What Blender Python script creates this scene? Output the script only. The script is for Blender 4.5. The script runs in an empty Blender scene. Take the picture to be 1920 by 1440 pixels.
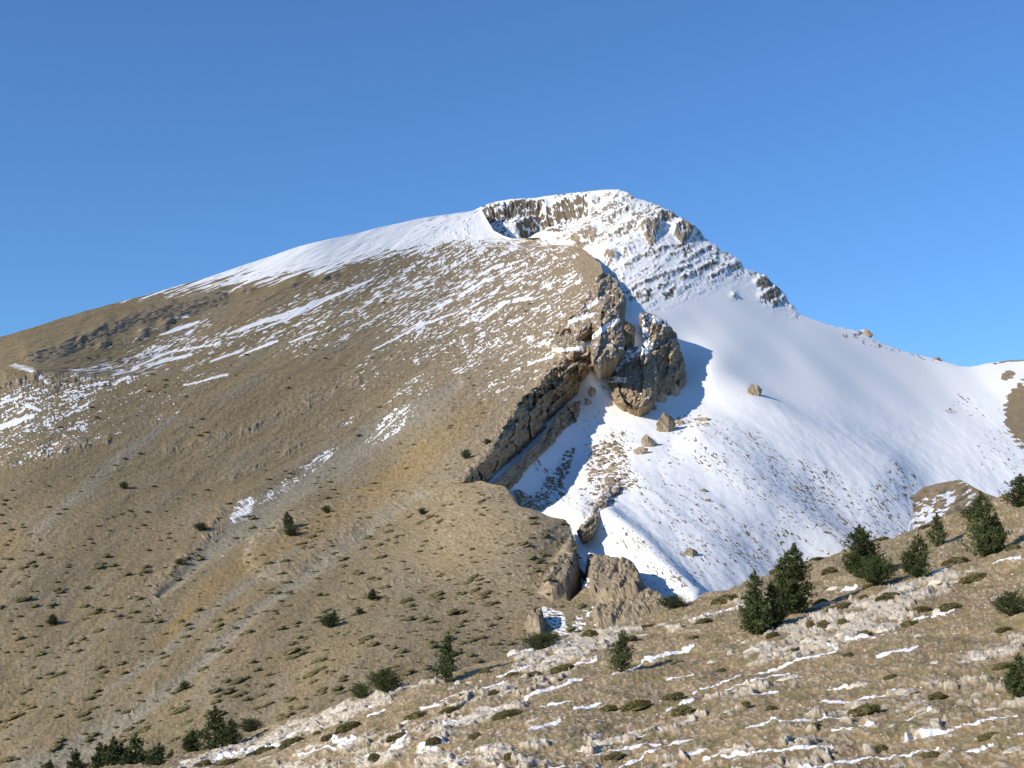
import bpy, math, random
import numpy as np
# ------------------------------------------------------------------ camera, sky, sun, exposure
PITCH = math.radians(8.0)
HFOV = math.radians(40.0)
FPX = 960 / math.tan(HFOV / 2)
sc = bpy.context.scene
cam_d = bpy.data.cameras.new('camera'); cam = bpy.data.objects.new('camera', cam_d)
sc.collection.objects.link(cam); sc.camera = cam
cam.location = (0, 0, 0); cam.rotation_euler = (math.pi / 2 + PITCH, 0, 0)
cam_d.angle = HFOV; cam_d.clip_start = 0.5; cam_d.clip_end = 20000

SUN_EL = math.radians(24); SUN_AZ = math.radians(-121)      # azimuth measured from +Y towards +X
SUNV = np.array([math.sin(SUN_AZ) * math.cos(SUN_EL), math.cos(SUN_AZ) * math.cos(SUN_EL), math.sin(SUN_EL)])
w = bpy.data.worlds.new('World'); sc.world = w; w.use_nodes = True
nt = w.node_tree; nt.nodes.clear()
sky = nt.nodes.new('ShaderNodeTexSky'); sky.sky_type = 'NISHITA'; sky.sun_disc = False
sky.sun_elevation = SUN_EL; sky.sun_rotation = SUN_AZ
sky.altitude = 3000; sky.air_density = 1.5; sky.dust_density = 0.0; sky.ozone_density = 9.5
bg = nt.nodes.new('ShaderNodeBackground'); bg.inputs[1].default_value = 0.15
wo = nt.nodes.new('ShaderNodeOutputWorld')
nt.links.new(sky.outputs[0], bg.inputs[0]); nt.links.new(bg.outputs[0], wo.inputs[0])
sd = bpy.data.lights.new('sun', 'SUN'); sd.energy = 4.9; sd.angle = math.radians(0.53); sd.color = (1.0, 0.93, 0.82)
so = bpy.data.objects.new('sun', sd); sc.collection.objects.link(so)
from mathutils import Vector
so.rotation_euler = Vector(tuple(SUNV)).to_track_quat('Z', 'Y').to_euler()
so.location = (-200, -100, 300)
sc.view_settings.view_transform = 'Standard'; sc.view_settings.look = 'None'
sc.view_settings.exposure = 0.12; sc.view_settings.gamma = 1.0
sc.cycles.max_bounces = 5; sc.cycles.diffuse_bounces = 3

# ------------------------------------------------------------------ numeric helpers
R = np.random.RandomState(7)
rnd = random.Random(11)
PERM = np.random.RandomState(3).permutation(4096).astype(np.int64)
ANG = np.random.RandomState(4).rand(4096) * 2 * np.pi
GX, GY = np.cos(ANG), np.sin(ANG)
RV = np.random.RandomState(5).rand(4096, 4)
def H(i, j, s): return PERM[(PERM[(i + s * 131) & 4095] + j) & 4095]
def perlin(x, y, s=0):
    xi = np.floor(x).astype(np.int64); yi = np.floor(y).astype(np.int64)
    fx = x - xi; fy = y - yi
    u = fx * fx * fx * (fx * (fx * 6 - 15) + 10); v = fy * fy * fy * (fy * (fy * 6 - 15) + 10)
    def g(i, j):
        h = H(xi + i, yi + j, s); return GX[h] * (fx - i) + GY[h] * (fy - j)
    a = g(0, 0); b = g(1, 0); c = g(0, 1); d = g(1, 1)
    return (a + (b - a) * u + ((c + (d - c) * u) - (a + (b - a) * u)) * v) * 1.5
def fbm(x, y, s=0, o=4, gain=0.5):
    r = 0; a = 1; t = 0
    for k in range(o):
        r = r + a * perlin(x * 2 ** k + 17.3 * k, y * 2 ** k + 9.1 * k, s + k); t += a * a; a *= gain
    return r / math.sqrt(t)
def ridged(x, y, s=0, o=4):
    r = 0; a = 1; t = 0
    for k in range(o):
        r = r + a * (1 - 2.2 * np.abs(perlin(x * 2 ** k, y * 2 ** k, s + k))); t += a; a *= 0.5
    return r / t
def cells(x, y, s=0):
    """blocky facets: every cell has its own height and tilt; also the distance to the crack beside it"""
    xi = np.floor(x).astype(np.int64); yi = np.floor(y).astype(np.int64)
    d1 = np.full(x.shape, 9.0); d2 = np.full(x.shape, 9.0); hh = np.zeros(x.shape)
    for i in (-1, 0, 1):
        for j in (-1, 0, 1):
            h = H(xi + i, yi + j, s); r = RV[h]
            dx = x - (xi + i + r[..., 0]); dy = y - (yi + j + r[..., 1])
            d = dx * dx + dy * dy
            v = r[..., 2] - 0.5 + dx * (r[..., 3] - 0.5) * 1.6 + dy * (r[..., 0] - 0.5) * 1.6
            near = d < d1
            d2 = np.where(near, d1, np.minimum(d2, d)); hh = np.where(near, v, hh); d1 = np.where(near, d, d1)
    return hh, np.sqrt(d2) - np.sqrt(d1)
def rot(x, y, a):
    """a degrees, rising to the right; returns (along, across)"""
    a = math.radians(a); return x * math.cos(a) - y * math.sin(a), x * math.sin(a) + y * math.cos(a)
def ss(a, b, x):
    t = np.clip((x - a) / (b - a), 0, 1); return t * t * (3 - 2 * t)
def uni(n, sd=0.33):
    return 1 / (1 + np.exp(-1.7 * n / sd))                 # noise to a rough 0..1 rank
def poly_d(x, y, pts, closed=True):
    """signed distance to polygon, positive inside"""
    d = np.full(x.shape, 1e9); ins = np.zeros(x.shape, bool); n = len(pts)
    for i in range(n if closed else n - 1):
        ax, ay = pts[i]; bx, by = pts[(i + 1) % n]
        ex, ey = bx - ax, by - ay; L = ex * ex + ey * ey + 1e-9
        t = np.clip(((x - ax) * ex + (y - ay) * ey) / L, 0, 1)
        d = np.minimum(d, np.hypot(x - ax - t * ex, y - ay - t * ey))
        if closed and by != ay: ins ^= ((ay > y) != (by > y)) & (x < ex * (y - ay) / (by - ay) + ax)
    return np.where(ins, d, -d) if closed else d
def line_t(x, y, pts):
    """distance below (+) / above (-) a polyline drawn left to right, and fraction along it with end fade"""
    best = np.full(x.shape, 1e9); sg = np.zeros(x.shape); al = np.zeros(x.shape); acc = 0
    for (ax, ay), (bx, by) in zip(pts[:-1], pts[1:]):
        ex, ey = bx - ax, by - ay; L = math.hypot(ex, ey)
        t = np.clip(((x - ax) * ex + (y - ay) * ey) / L / L, 0, 1)
        d = np.hypot(x - ax - t * ex, y - ay - t * ey); m = d < best
        c = ex * (y - ay) - ey * (x - ax)
        sg = np.where(m, np.sign(c) * d, sg); al = np.where(m, acc + t * L, al); best = np.where(m, d, best); acc += L
    return sg, al, acc
def interp(pts, q):
    p = sorted(pts); return np.interp(q, [a for a, b in p], [b for a, b in p])
class TPS:
    def __init__(s, c):
        c = np.array(c, float); s.x = c[:, 0] / 1000; s.y = c[:, 1] / 1000; n = len(c)
        K = s.k(np.hypot(s.x[:, None] - s.x, s.y[:, None] - s.y)) + np.eye(n) * 1e-4
        A = np.zeros((n + 3, n + 3)); A[:n, :n] = K; A[:n, n] = 1; A[:n, n + 1] = s.x; A[:n, n + 2] = s.y
        A[n:, :n] = A[:n, n:].T
        s.c = np.linalg.solve(A, np.concatenate([1000 / c[:, 2], np.zeros(3)]))
    def k(s, r): return np.where(r > 1e-9, r * r * np.log(r + 1e-12), 0)
    def __call__(s, x, y):
        x = np.asarray(x, float) / 1000; y = np.asarray(y, float) / 1000
        r = s.c[-3] + s.c[-2] * x + s.c[-1] * y
        for i in range(len(s.x)): r = r + s.c[i] * s.k(np.hypot(x - s.x[i], y - s.y[i]))
        return 1000 / np.maximum(r, 0.05)                     # metres ahead of the viewpoint
CP, SP = math.cos(PITCH), math.sin(PITCH)
def place(x, y, d):
    """image pixel coordinates (x, y) and distance -> world point"""
    X = (x - 960) / FPX * d; V = (720 - y) / FPX * d
    return np.stack([X, d * CP - V * SP, d * SP + V * CP], -1)
def normals(P):
    du = np.gradient(P, axis=1); dv = np.gradient(P, axis=0)
    n = np.cross(du, dv); n /= np.linalg.norm(n, axis=-1, keepdims=True) + 1e-12
    return np.where((n * P).sum(-1, keepdims=True) > 0, -n, n)
def mixc(a, b, t): return a + (b - a) * t[..., None]
def C3(r, g, b): return np.array([r, g, b], float)

# ------------------------------------------------------------------ materials
def newmat(name):
    m = bpy.data.materials.new(name); m.use_nodes = True; t = m.node_tree
    b = t.nodes['Principled BSDF']; return m, t, b
def terrain_mat(name, fine, bumpd, snow_rough=0.6, jitter=0.5):
    m, t, b = newmat(name); N = t.nodes.new; Lk = t.links.new
    co = N('ShaderNodeTexCoord'); at = N('ShaderNodeAttribute'); at.attribute_name = 'ground_colour'
    sn = N('ShaderNodeAttribute'); sn.attribute_name = 'snow'
    n1 = N('ShaderNodeTexNoise'); n1.inputs['Scale'].default_value = fine; n1.inputs['Detail'].default_value = 5; n1.inputs['Roughness'].default_value = 0.7
    n2 = N('ShaderNodeTexNoise'); n2.inputs['Scale'].default_value = fine * 0.23; n2.inputs['Detail'].default_value = 6; n2.inputs['Roughness'].default_value = 0.65
    Lk(co.outputs['Object'], n1.inputs['Vector']); Lk(co.outputs['Object'], n2.inputs['Vector'])
    mr = N('ShaderNodeMapRange'); mr.inputs[1].default_value = 0.3; mr.inputs[2].default_value = 0.7; mr.inputs[3].default_value = 0.68; mr.inputs[4].default_value = 1.34
    Lk(n1.outputs[0], mr.inputs[0])
    mul = N('ShaderNodeVectorMath'); mul.operation = 'SCALE'; Lk(at.outputs['Color'], mul.inputs[0]); Lk(mr.outputs[0], mul.inputs['Scale'])
    # ragged snow margin
    ma = N('ShaderNodeMath'); ma.operation = 'MULTIPLY_ADD'; ma.inputs[1].default_value = jitter; ma.inputs[2].default_value = -0.5 * jitter
    Lk(n2.outputs[0], ma.inputs[0])
    ad = N('ShaderNodeMath'); ad.operation = 'ADD'; Lk(ma.outputs[0], ad.inputs[0]); Lk(sn.outputs['Fac'], ad.inputs[1])
    rg = N('ShaderNodeMapRange'); rg.interpolation_type = 'SMOOTHSTEP'; rg.inputs[1].default_value = 0.42; rg.inputs[2].default_value = 0.6
    Lk(ad.outputs[0], rg.inputs[0])
    mx = N('ShaderNodeMix'); mx.data_type = 'RGBA'; mx.inputs[7].default_value = (0.84, 0.825, 0.79, 1)
    Lk(rg.outputs[0], mx.inputs[0]); Lk(mul.outputs[0], mx.inputs[6]); Lk(mx.outputs[2], b.inputs['Base Color'])
    b.inputs['Roughness'].default_value = 0.95; b.inputs['Specular IOR Level'].default_value = 0.12
    bs = N('ShaderNodeMapRange'); bs.inputs[3].default_value = 0.55; bs.inputs[4].default_value = 0.12; Lk(rg.outputs[0], bs.inputs[0])
    bp = N('ShaderNodeBump'); bp.inputs['Distance'].default_value = bumpd; Lk(bs.outputs[0], bp.inputs['Strength'])
    Lk(n2.outputs[0], bp.inputs['Height']); Lk(bp.outputs[0], b.inputs['Normal'])
    return m
M_FAR = terrain_mat('mountain_ground', 0.9, 0.5)
M_ROCK = terrain_mat('cliff_rock', 1.1, 1.0)
M_NEAR = terrain_mat('near_ground', 6.0, 0.10)
def simple_mat(name, col, scale, lo=0.7, hi=1.3, bump=0.0, rough=0.95, attr=None):
    m, t, b = newmat(name); N = t.nodes.new; Lk = t.links.new
    co = N('ShaderNodeTexCoord'); n = N('ShaderNodeTexNoise'); n.inputs['Scale'].default_value = scale; n.inputs['Detail'].default_value = 5
    Lk(co.outputs['Object'], n.inputs['Vector'])
    oi = N('ShaderNodeObjectInfo')
    mr = N('ShaderNodeMapRange'); mr.inputs[1].default_value = 0.3; mr.inputs[2].default_value = 0.7; mr.inputs[3].default_value = lo; mr.inputs[4].default_value = hi
    Lk(n.outputs[0], mr.inputs[0])
    mo = N('ShaderNodeMapRange'); mo.inputs[3].default_value = 0.8; mo.inputs[4].default_value = 1.2; Lk(oi.outputs['Random'], mo.inputs[0])
    mm = N('ShaderNodeMath'); mm.operation = 'MULTIPLY'; Lk(mr.outputs[0], mm.inputs[0]); Lk(mo.outputs[0], mm.inputs[1])
    sc_ = N('ShaderNodeVectorMath'); sc_.operation = 'SCALE'; Lk(mm.outputs[0], sc_.inputs['Scale'])
    if attr:
        a = N('ShaderNodeAttribute'); a.attribute_name = attr; Lk(a.outputs['Color'], sc_.inputs[0])
    else: sc_.inputs[0].default_value = col
    Lk(sc_.outputs[0], b.inputs['Base Color']); b.inputs['Roughness'].default_value = rough; b.inputs['Specular IOR Level'].default_value = 0.1
    if bump:
        bp = N('ShaderNodeBump'); bp.inputs['Distance'].default_value = bump; bp.inputs['Strength'].default_value = 0.8
        Lk(n.outputs[0], bp.inputs['Height']); Lk(bp.outputs[0], b.inputs['Normal'])
    return m
M_STONE = simple_mat('pale_limestone', (0.56, 0.50, 0.40), 3.0, 0.72, 1.2, 0.12)
M_TAN = simple_mat('tan_rock', (0.35, 0.275, 0.185), 0.5, 0.6, 1.25, 0.8)
M_NEEDLE = simple_mat('pine_needles', (0, 0, 0), 2.0, 0.8, 1.2, attr='leaf_colour')
M_BARK = simple_mat('pine_bark', (0.09, 0.065, 0.045), 8, 0.7, 1.3, 0.02)
M_SHRUB = simple_mat('shrub_leaves', (0, 0, 0), 5.0, 0.8, 1.2, attr='leaf_colour')

# ------------------------------------------------------------------ mesh helpers
def mesh_from(name, V, F, mat, cols=None, snow=None, smooth=True, cname='ground_colour'):
    me = bpy.data.meshes.new(name); V = np.asarray(V, np.float32).reshape(-1, 3); F = np.asarray(F, np.int32); k = F.shape[1]
    me.vertices.add(len(V)); me.vertices.foreach_set('co', V.ravel())
    me.loops.add(F.size); me.loops.foreach_set('vertex_index', F.ravel())
    me.polygons.add(len(F)); me.polygons.foreach_set('loop_start', np.arange(0, F.size, k, dtype=np.int32))
    me.polygons.foreach_set('loop_total', np.full(len(F), k, np.int32))
    me.update(calc_edges=True)
    me.polygons.foreach_set('use_smooth', np.full(len(F), smooth))
    if cols is not None:
        a = me.color_attributes.new(cname, 'FLOAT_COLOR', 'POINT')
        c = np.concatenate([np.asarray(cols).reshape(-1, 3), np.ones((len(V), 1))], 1).astype(np.float32); a.data.foreach_set('color', c.ravel())
    if snow is not None:
        a = me.attributes.new('snow', 'FLOAT', 'POINT'); a.data.foreach_set('value', np.asarray(snow, np.float32).ravel())
    me.materials.append(mat); me.validate(); return me
def link(name, me, parent=None):
    o = bpy.data.objects.new(name, me); sc.collection.objects.link(o)
    if parent: o.parent = parent
    return o
def tag(o, label=None, cat=None, group=None, kind=None):
    if label: o['label'] = label
    if cat: o['category'] = cat
    if group: o['group'] = group
    if kind: o['kind'] = kind
    return o
def gridfaces(ny, nx, flip=False):
    i = np.arange(ny * nx).reshape(ny, nx); f = np.stack([i[:-1, :-1], i[1:, :-1], i[1:, 1:], i[:-1, 1:]], -1).reshape(-1, 4)
    return f[:, ::-1] if flip else f
def sheet(name, P, col, snow, mat, back_top=None, back_left=None, smooth=True):
    """P (ny,nx,3). back_top: list of (away, drop) rows added behind the first row so that the hill has a far side"""
    if back_top:
        away = P[0] * np.array([1, 1, 0]); away /= np.linalg.norm(away, axis=-1, keepdims=True)
        rows = [P[0] + away * a - np.array([0, 0, 1.0]) * b for a, b in back_top][::-1]
        P = np.concatenate([np.array(rows), P], 0); k = len(rows)
        col = np.concatenate([np.repeat(col[:1], k, 0), col], 0); snow = np.concatenate([np.repeat(snow[:1], k, 0), snow], 0)
    if back_left:
        away = P[:, 0] * np.array([1, 1, 0]); away /= np.linalg.norm(away, axis=-1, keepdims=True)
        cs = [P[:, 0] + away * a - np.array([0, 0, 1.0]) * b for a, b in back_left][::-1]
        P = np.concatenate([np.stack(cs, 1), P], 1); k = len(cs)
        col = np.concatenate([np.repeat(col[:, :1], k, 1), col], 1); snow = np.concatenate([np.repeat(snow[:, :1], k, 1), snow], 1)
    ny, nx = P.shape[:2]
    return link(name, mesh_from(name, P, gridfaces(ny, nx), mat, col, snow, smooth))

# ------------------------------------------------------------------ colours of the ground (real-world albedo)
OCHRE = C3(0.250, 0.178, 0.088); OLIVE = C3(0.195, 0.150, 0.074); SCREE = C3(0.235, 0.196, 0.133)
TAN = C3(0.285, 0.218, 0.138); TAND = C3(0.19, 0.144, 0.095); PALE = C3(0.42, 0.35, 0.25)

# ------------------------------------------------------------------ image-pixel outlines and estimated distances of the three big surfaces
BD = TPS([(-140, 700, 740), (0, 640, 770), (300, 560, 880), (600, 460, 1030), (905, 386, 1240), (1010, 450, 1130), (1120, 500, 985),
          (1030, 650, 815), (945, 800, 655), (880, 918, 540), (0, 900, 600), (300, 800, 690), (600, 700, 800), (850, 600, 930),
          (0, 1200, 450), (300, 1100, 495), (600, 950, 590), (750, 850, 665), (-140, 1520, 340), (300, 1460, 325), (500, 1380, 340),
          (600, 1200, 415), (800, 1050, 480), (1000, 965, 492), (1080, 1005, 480), (1000, 1180, 400), (1250, 1130, 405), (1200, 1060, 440),
          (800, 1300, 350), (1000, 1300, 360), (1250, 1300, 350)])
SD = TPS([(800, 470, 1400), (897, 392, 1275), (952, 446, 1215), (1155, 355, 1300), (1350, 470, 1175), (1490, 580, 1090), (1620, 632, 1090),
          (1820, 687, 1100), (1920, 675, 1110), (2050, 650, 1120), (1032, 456, 1190), (1130, 507, 1020), (1172, 560, 928), (1230, 600, 902), (1330, 695, 838),
          (1290, 690, 850), (1140, 680, 796), (1200, 770, 757), (1210, 690, 822), (1085, 745, 776), (1107, 690, 772), (1385, 728, 826), (1320, 752, 798), (1085, 790, 747), (1027, 787, 744), (1010, 857, 680), (985, 880, 656), (942, 877, 646), (950, 917, 612), (905, 905, 595), (860, 900, 680), (1140, 830, 713), (1100, 870, 683), (1060, 920, 622), (1030, 950, 588), (860, 700, 1000),
          (1350, 800, 745), (1200, 900, 600), (1080, 960, 525), (1100, 1020, 500), (1300, 1110, 440), (1500, 1000, 570), (1500, 1080, 505),
          (1700, 1000, 620), (1700, 850, 795), (1920, 880, 800), (1500, 700, 905), (1400, 600, 985), (1800, 780, 940), (2050, 900, 800), (950, 1050, 520)])
FD = TPS([(140, 1440, 118), (640, 1310, 121), (1000, 1205, 124), (1250, 1130, 128), (1560, 1040, 138), (1920, 905, 150),
          (960, 1440, 62), (1920, 1440, 44), (500, 1440, 96), (1500, 1300, 70), (1500, 1440, 50), (1920, 1200, 72), (1250, 1300, 80), (2100, 860, 150), (2100, 1440, 41), (3300, 430, 165), (3300, 1440, 26)])
F_TOP = [(-200, 1560), (60, 1470), (140, 1445), (300, 1432), (340, 1410), (400, 1395), (470, 1368), (560, 1340), (640, 1322), (700, 1302), (760, 1287), (830, 1272),
         (900, 1253), (960, 1226), (1000, 1212), (1060, 1196), (1120, 1180), (1200, 1152), (1250, 1140), (1300, 1128), (1400, 1092), (1450, 1076), (1560, 1040),
         (1640, 1015), (1700, 998), (1760, 972), (1800, 960), (1860, 938), (1920, 912), (2100, 850), (3300, 430)]
S_TOP = [(780, 470), (860, 412), (897, 390), (925, 379), (960, 373), (1005, 371), (1020, 368), (1080, 361), (1130, 356), (1160, 355), (1178, 361), (1190, 371), (1210, 376), (1250, 392), (1268, 404),
         (1290, 415), (1310, 430), (1322, 446), (1340, 458), (1352, 470), (1372, 478), (1388, 488), (1394, 503), (1412, 508), (1434, 516), (1446, 530), (1462, 541), (1474, 553),
         (1478, 566), (1490, 574), (1494, 586), (1520, 597), (1560, 611), (1610, 621), (1622, 617), (1630, 632), (1660, 646), (1700, 660), (1740, 669), (1800, 687), (1820, 688), (1850, 682), (1890, 676), (1925, 674), (2050, 650)]
B_LEFT = [(384, 912), (392, 880), (405, 800), (424, 720), (446, 640), (466, 560), (495, 470), (528, 370), (560, 265), (577, 200), (600, 110), (620, 50), (636, 0), (660, -70), (690, -200), (700, -330), (1560, -330)]
B_RIGHT = [(384, 915), (392, 903), (412, 914), (431, 925), (440, 942), (446, 960), (447, 1010), (456, 1034), (460, 1075), (467, 1092), (480, 1110), (492, 1124), (507, 1130), (514, 1130),
           (540, 1122), (560, 1105), (590, 1085), (640, 1048), (655, 1062), (680, 1044), (695, 1030), (722, 1015), (740, 990), (777, 961), (805, 948), (835, 931), (852, 925), (872, 902),
           (911, 870), (914, 918), (921, 955), (935, 965), (948, 972), (958, 1005), (970, 1035), (975, 1060), (988, 1072), (1010, 1080), (1030, 1095), (1045, 1150), (1052, 1180), (1065, 1195), (1085, 1203),
           (1105, 1212), (1118, 1240), (1135, 1255), (1180, 1300), (1560, 1330)]

def blobs(x, y, L):
    m = np.zeros(x.shape)
    for cx, cy, rx, ry, a, v in L:
        u, c = rot(x - cx, y - cy, a); q = (u / rx) ** 2 + (c / ry) ** 2
        m = np.maximum(m, v * (1 - ss(0.45, 1.0, q)))
    return m
def strip(x, y, pts, wpx):
    """soft mask along a polyline; wpx may be a list"""
    m = np.zeros(x.shape)
    ws = wpx if isinstance(wpx, (list, tuple)) else [wpx] * len(pts)
    for (a, wa), (b, wb) in zip(zip(pts[:-1], ws[:-1]), zip(pts[1:], ws[1:])):
        ex, ey = b[0] - a[0], b[1] - a[1]; L = ex * ex + ey * ey
        t = np.clip(((x - a[0]) * ex + (y - a[1]) * ey) / L, 0, 1); d = np.hypot(x - a[0] - t * ex, y - a[1] - t * ey)
        m = np.maximum(m, 1 - d / (wa + (wb - wa) * t))
    return np.clip(m, 0, 1)
def scarp(x, y, pts, w_, ramp, jag=3, s=0, fq=9):
    """a rock step: (height 0..1, face mask)"""
    t, al, L = line_t(x, y, pts)
    t = t + jag * perlin(al / fq, t * 0 + s, s) + jag * 0.7 * perlin(al / fq * 2.7, t / 14, s + 1)
    e = ss(-3, 10, al) * ss(-3, 10, L - al) * (np.abs(t) < 4 * w_ + ramp * 5)
    we = w_ * (0.35 + 0.65 * e)
    h = np.where(t < 0, np.exp(np.minimum(t, 0) / ramp), np.clip(1 - t / we, 0, 1))
    inside = (al > 0.5) & (al < L - 0.5)
    f = ss(-1.0, 1.0, t) * (1 - ss(we * 0.85, we * 1.2, t)) * inside
    return h * e, f * e

# ================================================================== brown flank (left)
def flank_fields(x, y):
    a1, c1 = rot(x, y, 21); a2, c2 = rot(x, y, 29); a3, c3 = rot(x, y, 38)
    wl = ss(0, 1, np.clip((1000 - y) / 500 * 0.9 + (500 - x) / 900, 0, 1))
    w3 = ss(950, 1250, y + (500 - x) * 0.35); w1 = ss(420, 120, x) * (1 - w3); w2 = 1 - w1 - w3
    def an(fa, fc, s, o=4):
        return w1 * fbm(a1 / fa, c1 / fc, s, o) + w2 * fbm(a2 / fa, c2 / fc, s, o) + w3 * fbm(a3 / fa, c3 / fc, s, o)
    warp = 14 * fbm(x / 120, y / 120, 71, 3)
    big = an(260, 70, 1); mid = an(90, 20, 5); fine = an(22, 6, 9); streak = an(60, 5.0, 13, 3); grain = fbm(x / 5, y / 4, 21, 3)
    # ---- ground cover
    col = mixc(OCHRE, OLIVE, uni(big))
    col = mixc(col, SCREE, np.clip(0.55 * uni(mid) * uni(an(180, 40, 33)) * 1.9, 0, 1) * 0.85)
    col = mixc(col, TAN, ss(520, 1050, x) * ss(1350, 500, y) * 0.62 + 0.2)
    scr = strip(x + 0.4 * warp, y + 0.5 * warp, [(860, 715), (800, 760), (720, 805), (640, 860), (560, 915), (480, 965), (420, 1010), (300, 1120)], [12, 30, 42, 40, 36, 44, 34, 8])
    scr2 = strip(x + 0.3 * warp, y + 0.3 * warp, [(800, 930), (700, 985), (620, 1050), (540, 1110), (440, 1190), (330, 1275), (200, 1350), (60, 1450)], [10, 16, 20, 18, 16, 18, 30, 50])
    scr3 = strip(x, y, [(560, 1040), (440, 1120), (300, 1230), (180, 1300)], [8, 14, 16, 6]) + strip(x, y, [(330, 780), (230, 860), (60, 1000)], [10, 24, 16])
    scm = ss(0.15, 0.6, np.maximum(scr, np.maximum(scr2, 0.7 * scr3)) + 0.25 * streak)
    col = mixc(col, SCREE * C3(1.12, 1.16, 1.22), scm * 0.9)
    ochre = ss(0.1, 0.7, strip(x, y, [(900, 760), (760, 880), (560, 1010), (420, 1090), (300, 1200)], [30, 40, 36, 30, 16]) + 0.3 * streak) * (1 - scm)
    col = mixc(col, C3(0.27, 0.180, 0.070), ochre * 0.7)
    rk = np.zeros(x.shape); h = np.zeros(x.shape)
    # ---- relief: broad ribs, gullies, small lumps
    h += 3.0 * an(460, 170, 41, 2) * ss(0, 120, x + 150) + 0.35 * mid + 0.13 * fine + 0.10 * grain
    h -= 1.0 * ss(0, 0.9, scr) + 0.6 * ss(0, 0.9, scr2)
    # rocky spur with a pale rim
    sp = poly_d(x, y, [(455, 1045), (470, 1008), (540, 962), (640, 925), (760, 905), (860, 880), (870, 925), (780, 960), (690, 1010), (610, 1062), (545, 1092), (500, 1094), (468, 1075)])
    h += 1.5 * ss(-12, 34, sp + 7 * fbm(x / 26, y / 26, 159, 3)); rim = ss(-5, 0, sp) * ss(22, 4, sp) * ss(590, 500, x) * ss(-0.2, 0.4, fbm(x / 9, y / 9, 59, 3)) * 0.8
    rock_sp = ss(-4, 4, sp) * 0.6
    # outcrops, steps in the bedding
    sc_list = [([(40, 676), (120, 650), (165, 634), (190, 618), (250, 596), (310, 580), (380, 560), (425, 548)], 20, 16, 1.7, 4),
               ([(0, 720), (40, 712), (80, 700)], 16, 12, 0.8, 3), ([(180, 655), (240, 628), (330, 600)], 12, 10, 1.6, 3),
               ([(420, 552), (520, 535), (640, 512)], 8, 8, 1.0, 3), ([(0, 872), (60, 852), (140, 838), (210, 822)], 12, 8, 2.5, 4),
               ([(210, 880), (330, 842), (470, 800), (560, 760), (680, 716)], 9, 8, 2.0, 4),
               ([(560, 640), (640, 605), (700, 590)], 8, 6, 1.5, 3), ([(860, 640), (940, 600), (1040, 560)], 5, 6, 1.2, 3),
               ([(820, 560), (900, 520), (1010, 480)], 5, 6, 1.2, 3), ([(430, 900), (560, 830), (690, 770)], 7, 7, 1.6, 4),
               ([(240, 1130), (300, 1100), (380, 1000), (440, 940)], 9, 7, 2.0, 5), ([(640, 1120), (760, 1080), (900, 1060)], 6, 6, 1.2, 4)]
    for i, (pl, ww, rp, A, jg) in enumerate(sc_list):
        hh, f = scarp(x, y + 4 * fbm(x / 40, y / 40, 90 + i, 2), pl, ww, rp, jg, 100 + i * 3, 11)
        brk = ss(-0.25, 0.15, fbm(x / 60, y / 60, 300 + i, 2)) if i else 1.0
        h += A * hh * brk * (1 if i < 4 else 0.35); rk = np.maximum(rk, f * brk * (1.0 if i < 4 else 0.6))
    cl = blobs(x, y, [(292, 1130, 12, 40, 5, 0.9), (80, 1010, 30, 16, 30, 0.5), (160, 700, 170, 36, 12, 0.55), (480, 570, 150, 18, 18, 0.4), (390, 1010, 50, 14, 40, 0.6), (300, 1080, 90, 16, 35, 0.5), (230, 1330, 120, 8, 40, 0.4), (640, 720, 220, 16, 25, 0.45), (1000, 1060, 60, 60, 0, 0.4)])
    cl = np.maximum(cl, 0.42 * ss(650, 900, x) * ss(1150, 900, y))
    cb, crack = cells(x / 9, y / 6, 51); cb2, crack2 = cells(x / 4.3, y / 3.2, 52)
    stony = ss(0.62, 0.78, cl * 0.75 + uni(fine) * 0.55 + 0.12 * cb)
    rk = np.maximum(rk, stony * 0.8); rk = np.maximum(rk, rock_sp * ss(-0.1, 0.3, fine + 0.5 * cb))
    h += (0.55 * cb + 0.4 * cb2) * np.maximum(rk, 0.10)
    ed = interp(B_RIGHT, y) - x; on_ = ss(455, 500, y) * ss(925, 905, y)
    fin = ridged(x / 9 + y / 30, y / 7, 57, 3)
    st_ = ss(0.35, 0.7, ss(34, 4, ed) * 0.75 + 0.45 * uni(fbm(x / 12, y / 8, 58, 3)) - 0.1) * on_ * ss(500, 640, y)
    rk = np.maximum(rk, st_ * 0.85); h += st_ * (0.9 * fin + 0.7 * cb2 + 0.5)
    # lower slabs at the end of the spur: gully, leaning slabs
    gul = strip(x, y, [(1084, 1008), (1094, 1040), (1092, 1075), (1080, 1105), (1068, 1125)], [4, 9, 10, 9, 3])
    h -= 20 * ss(0.0, 0.55, gul)
    lip = poly_d(x, y, [(1078, 1010), (1084, 1060), (1072, 1115), (1035, 1128), (1010, 1112), (1030, 1060), (1060, 1015)])
    slab = poly_d(x, y, [(1112, 1043), (1172, 1053), (1196, 1066), (1212, 1105), (1200, 1125), (1150, 1136), (1110, 1130), (1104, 1090)])
    low = poly_d(x, y, [(1180, 1118), (1215, 1108), (1250, 1118), (1256, 1140), (1200, 1165), (1120, 1185), (1110, 1150)])
    dk = poly_d(x, y, [(1002, 1158), (1018, 1160), (1024, 1176), (1015, 1196), (990, 1190), (985, 1172)])
    sa, scx = rot(x, y, 62)
    fl, flc = cells(sa / 46, scx / 9, 61)
    for pd, A in ((lip, 4), (slab, 3.5), (low, 2), (dk, 4)):
        m = ss(-1, 7, pd); h += A * m + m * (0.9 * fl + 0.4 * cb - 0.9 * ss(0.12, 0.0, flc)); rk = np.maximum(rk, ss(-2, 2, pd) * 0.95)
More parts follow.
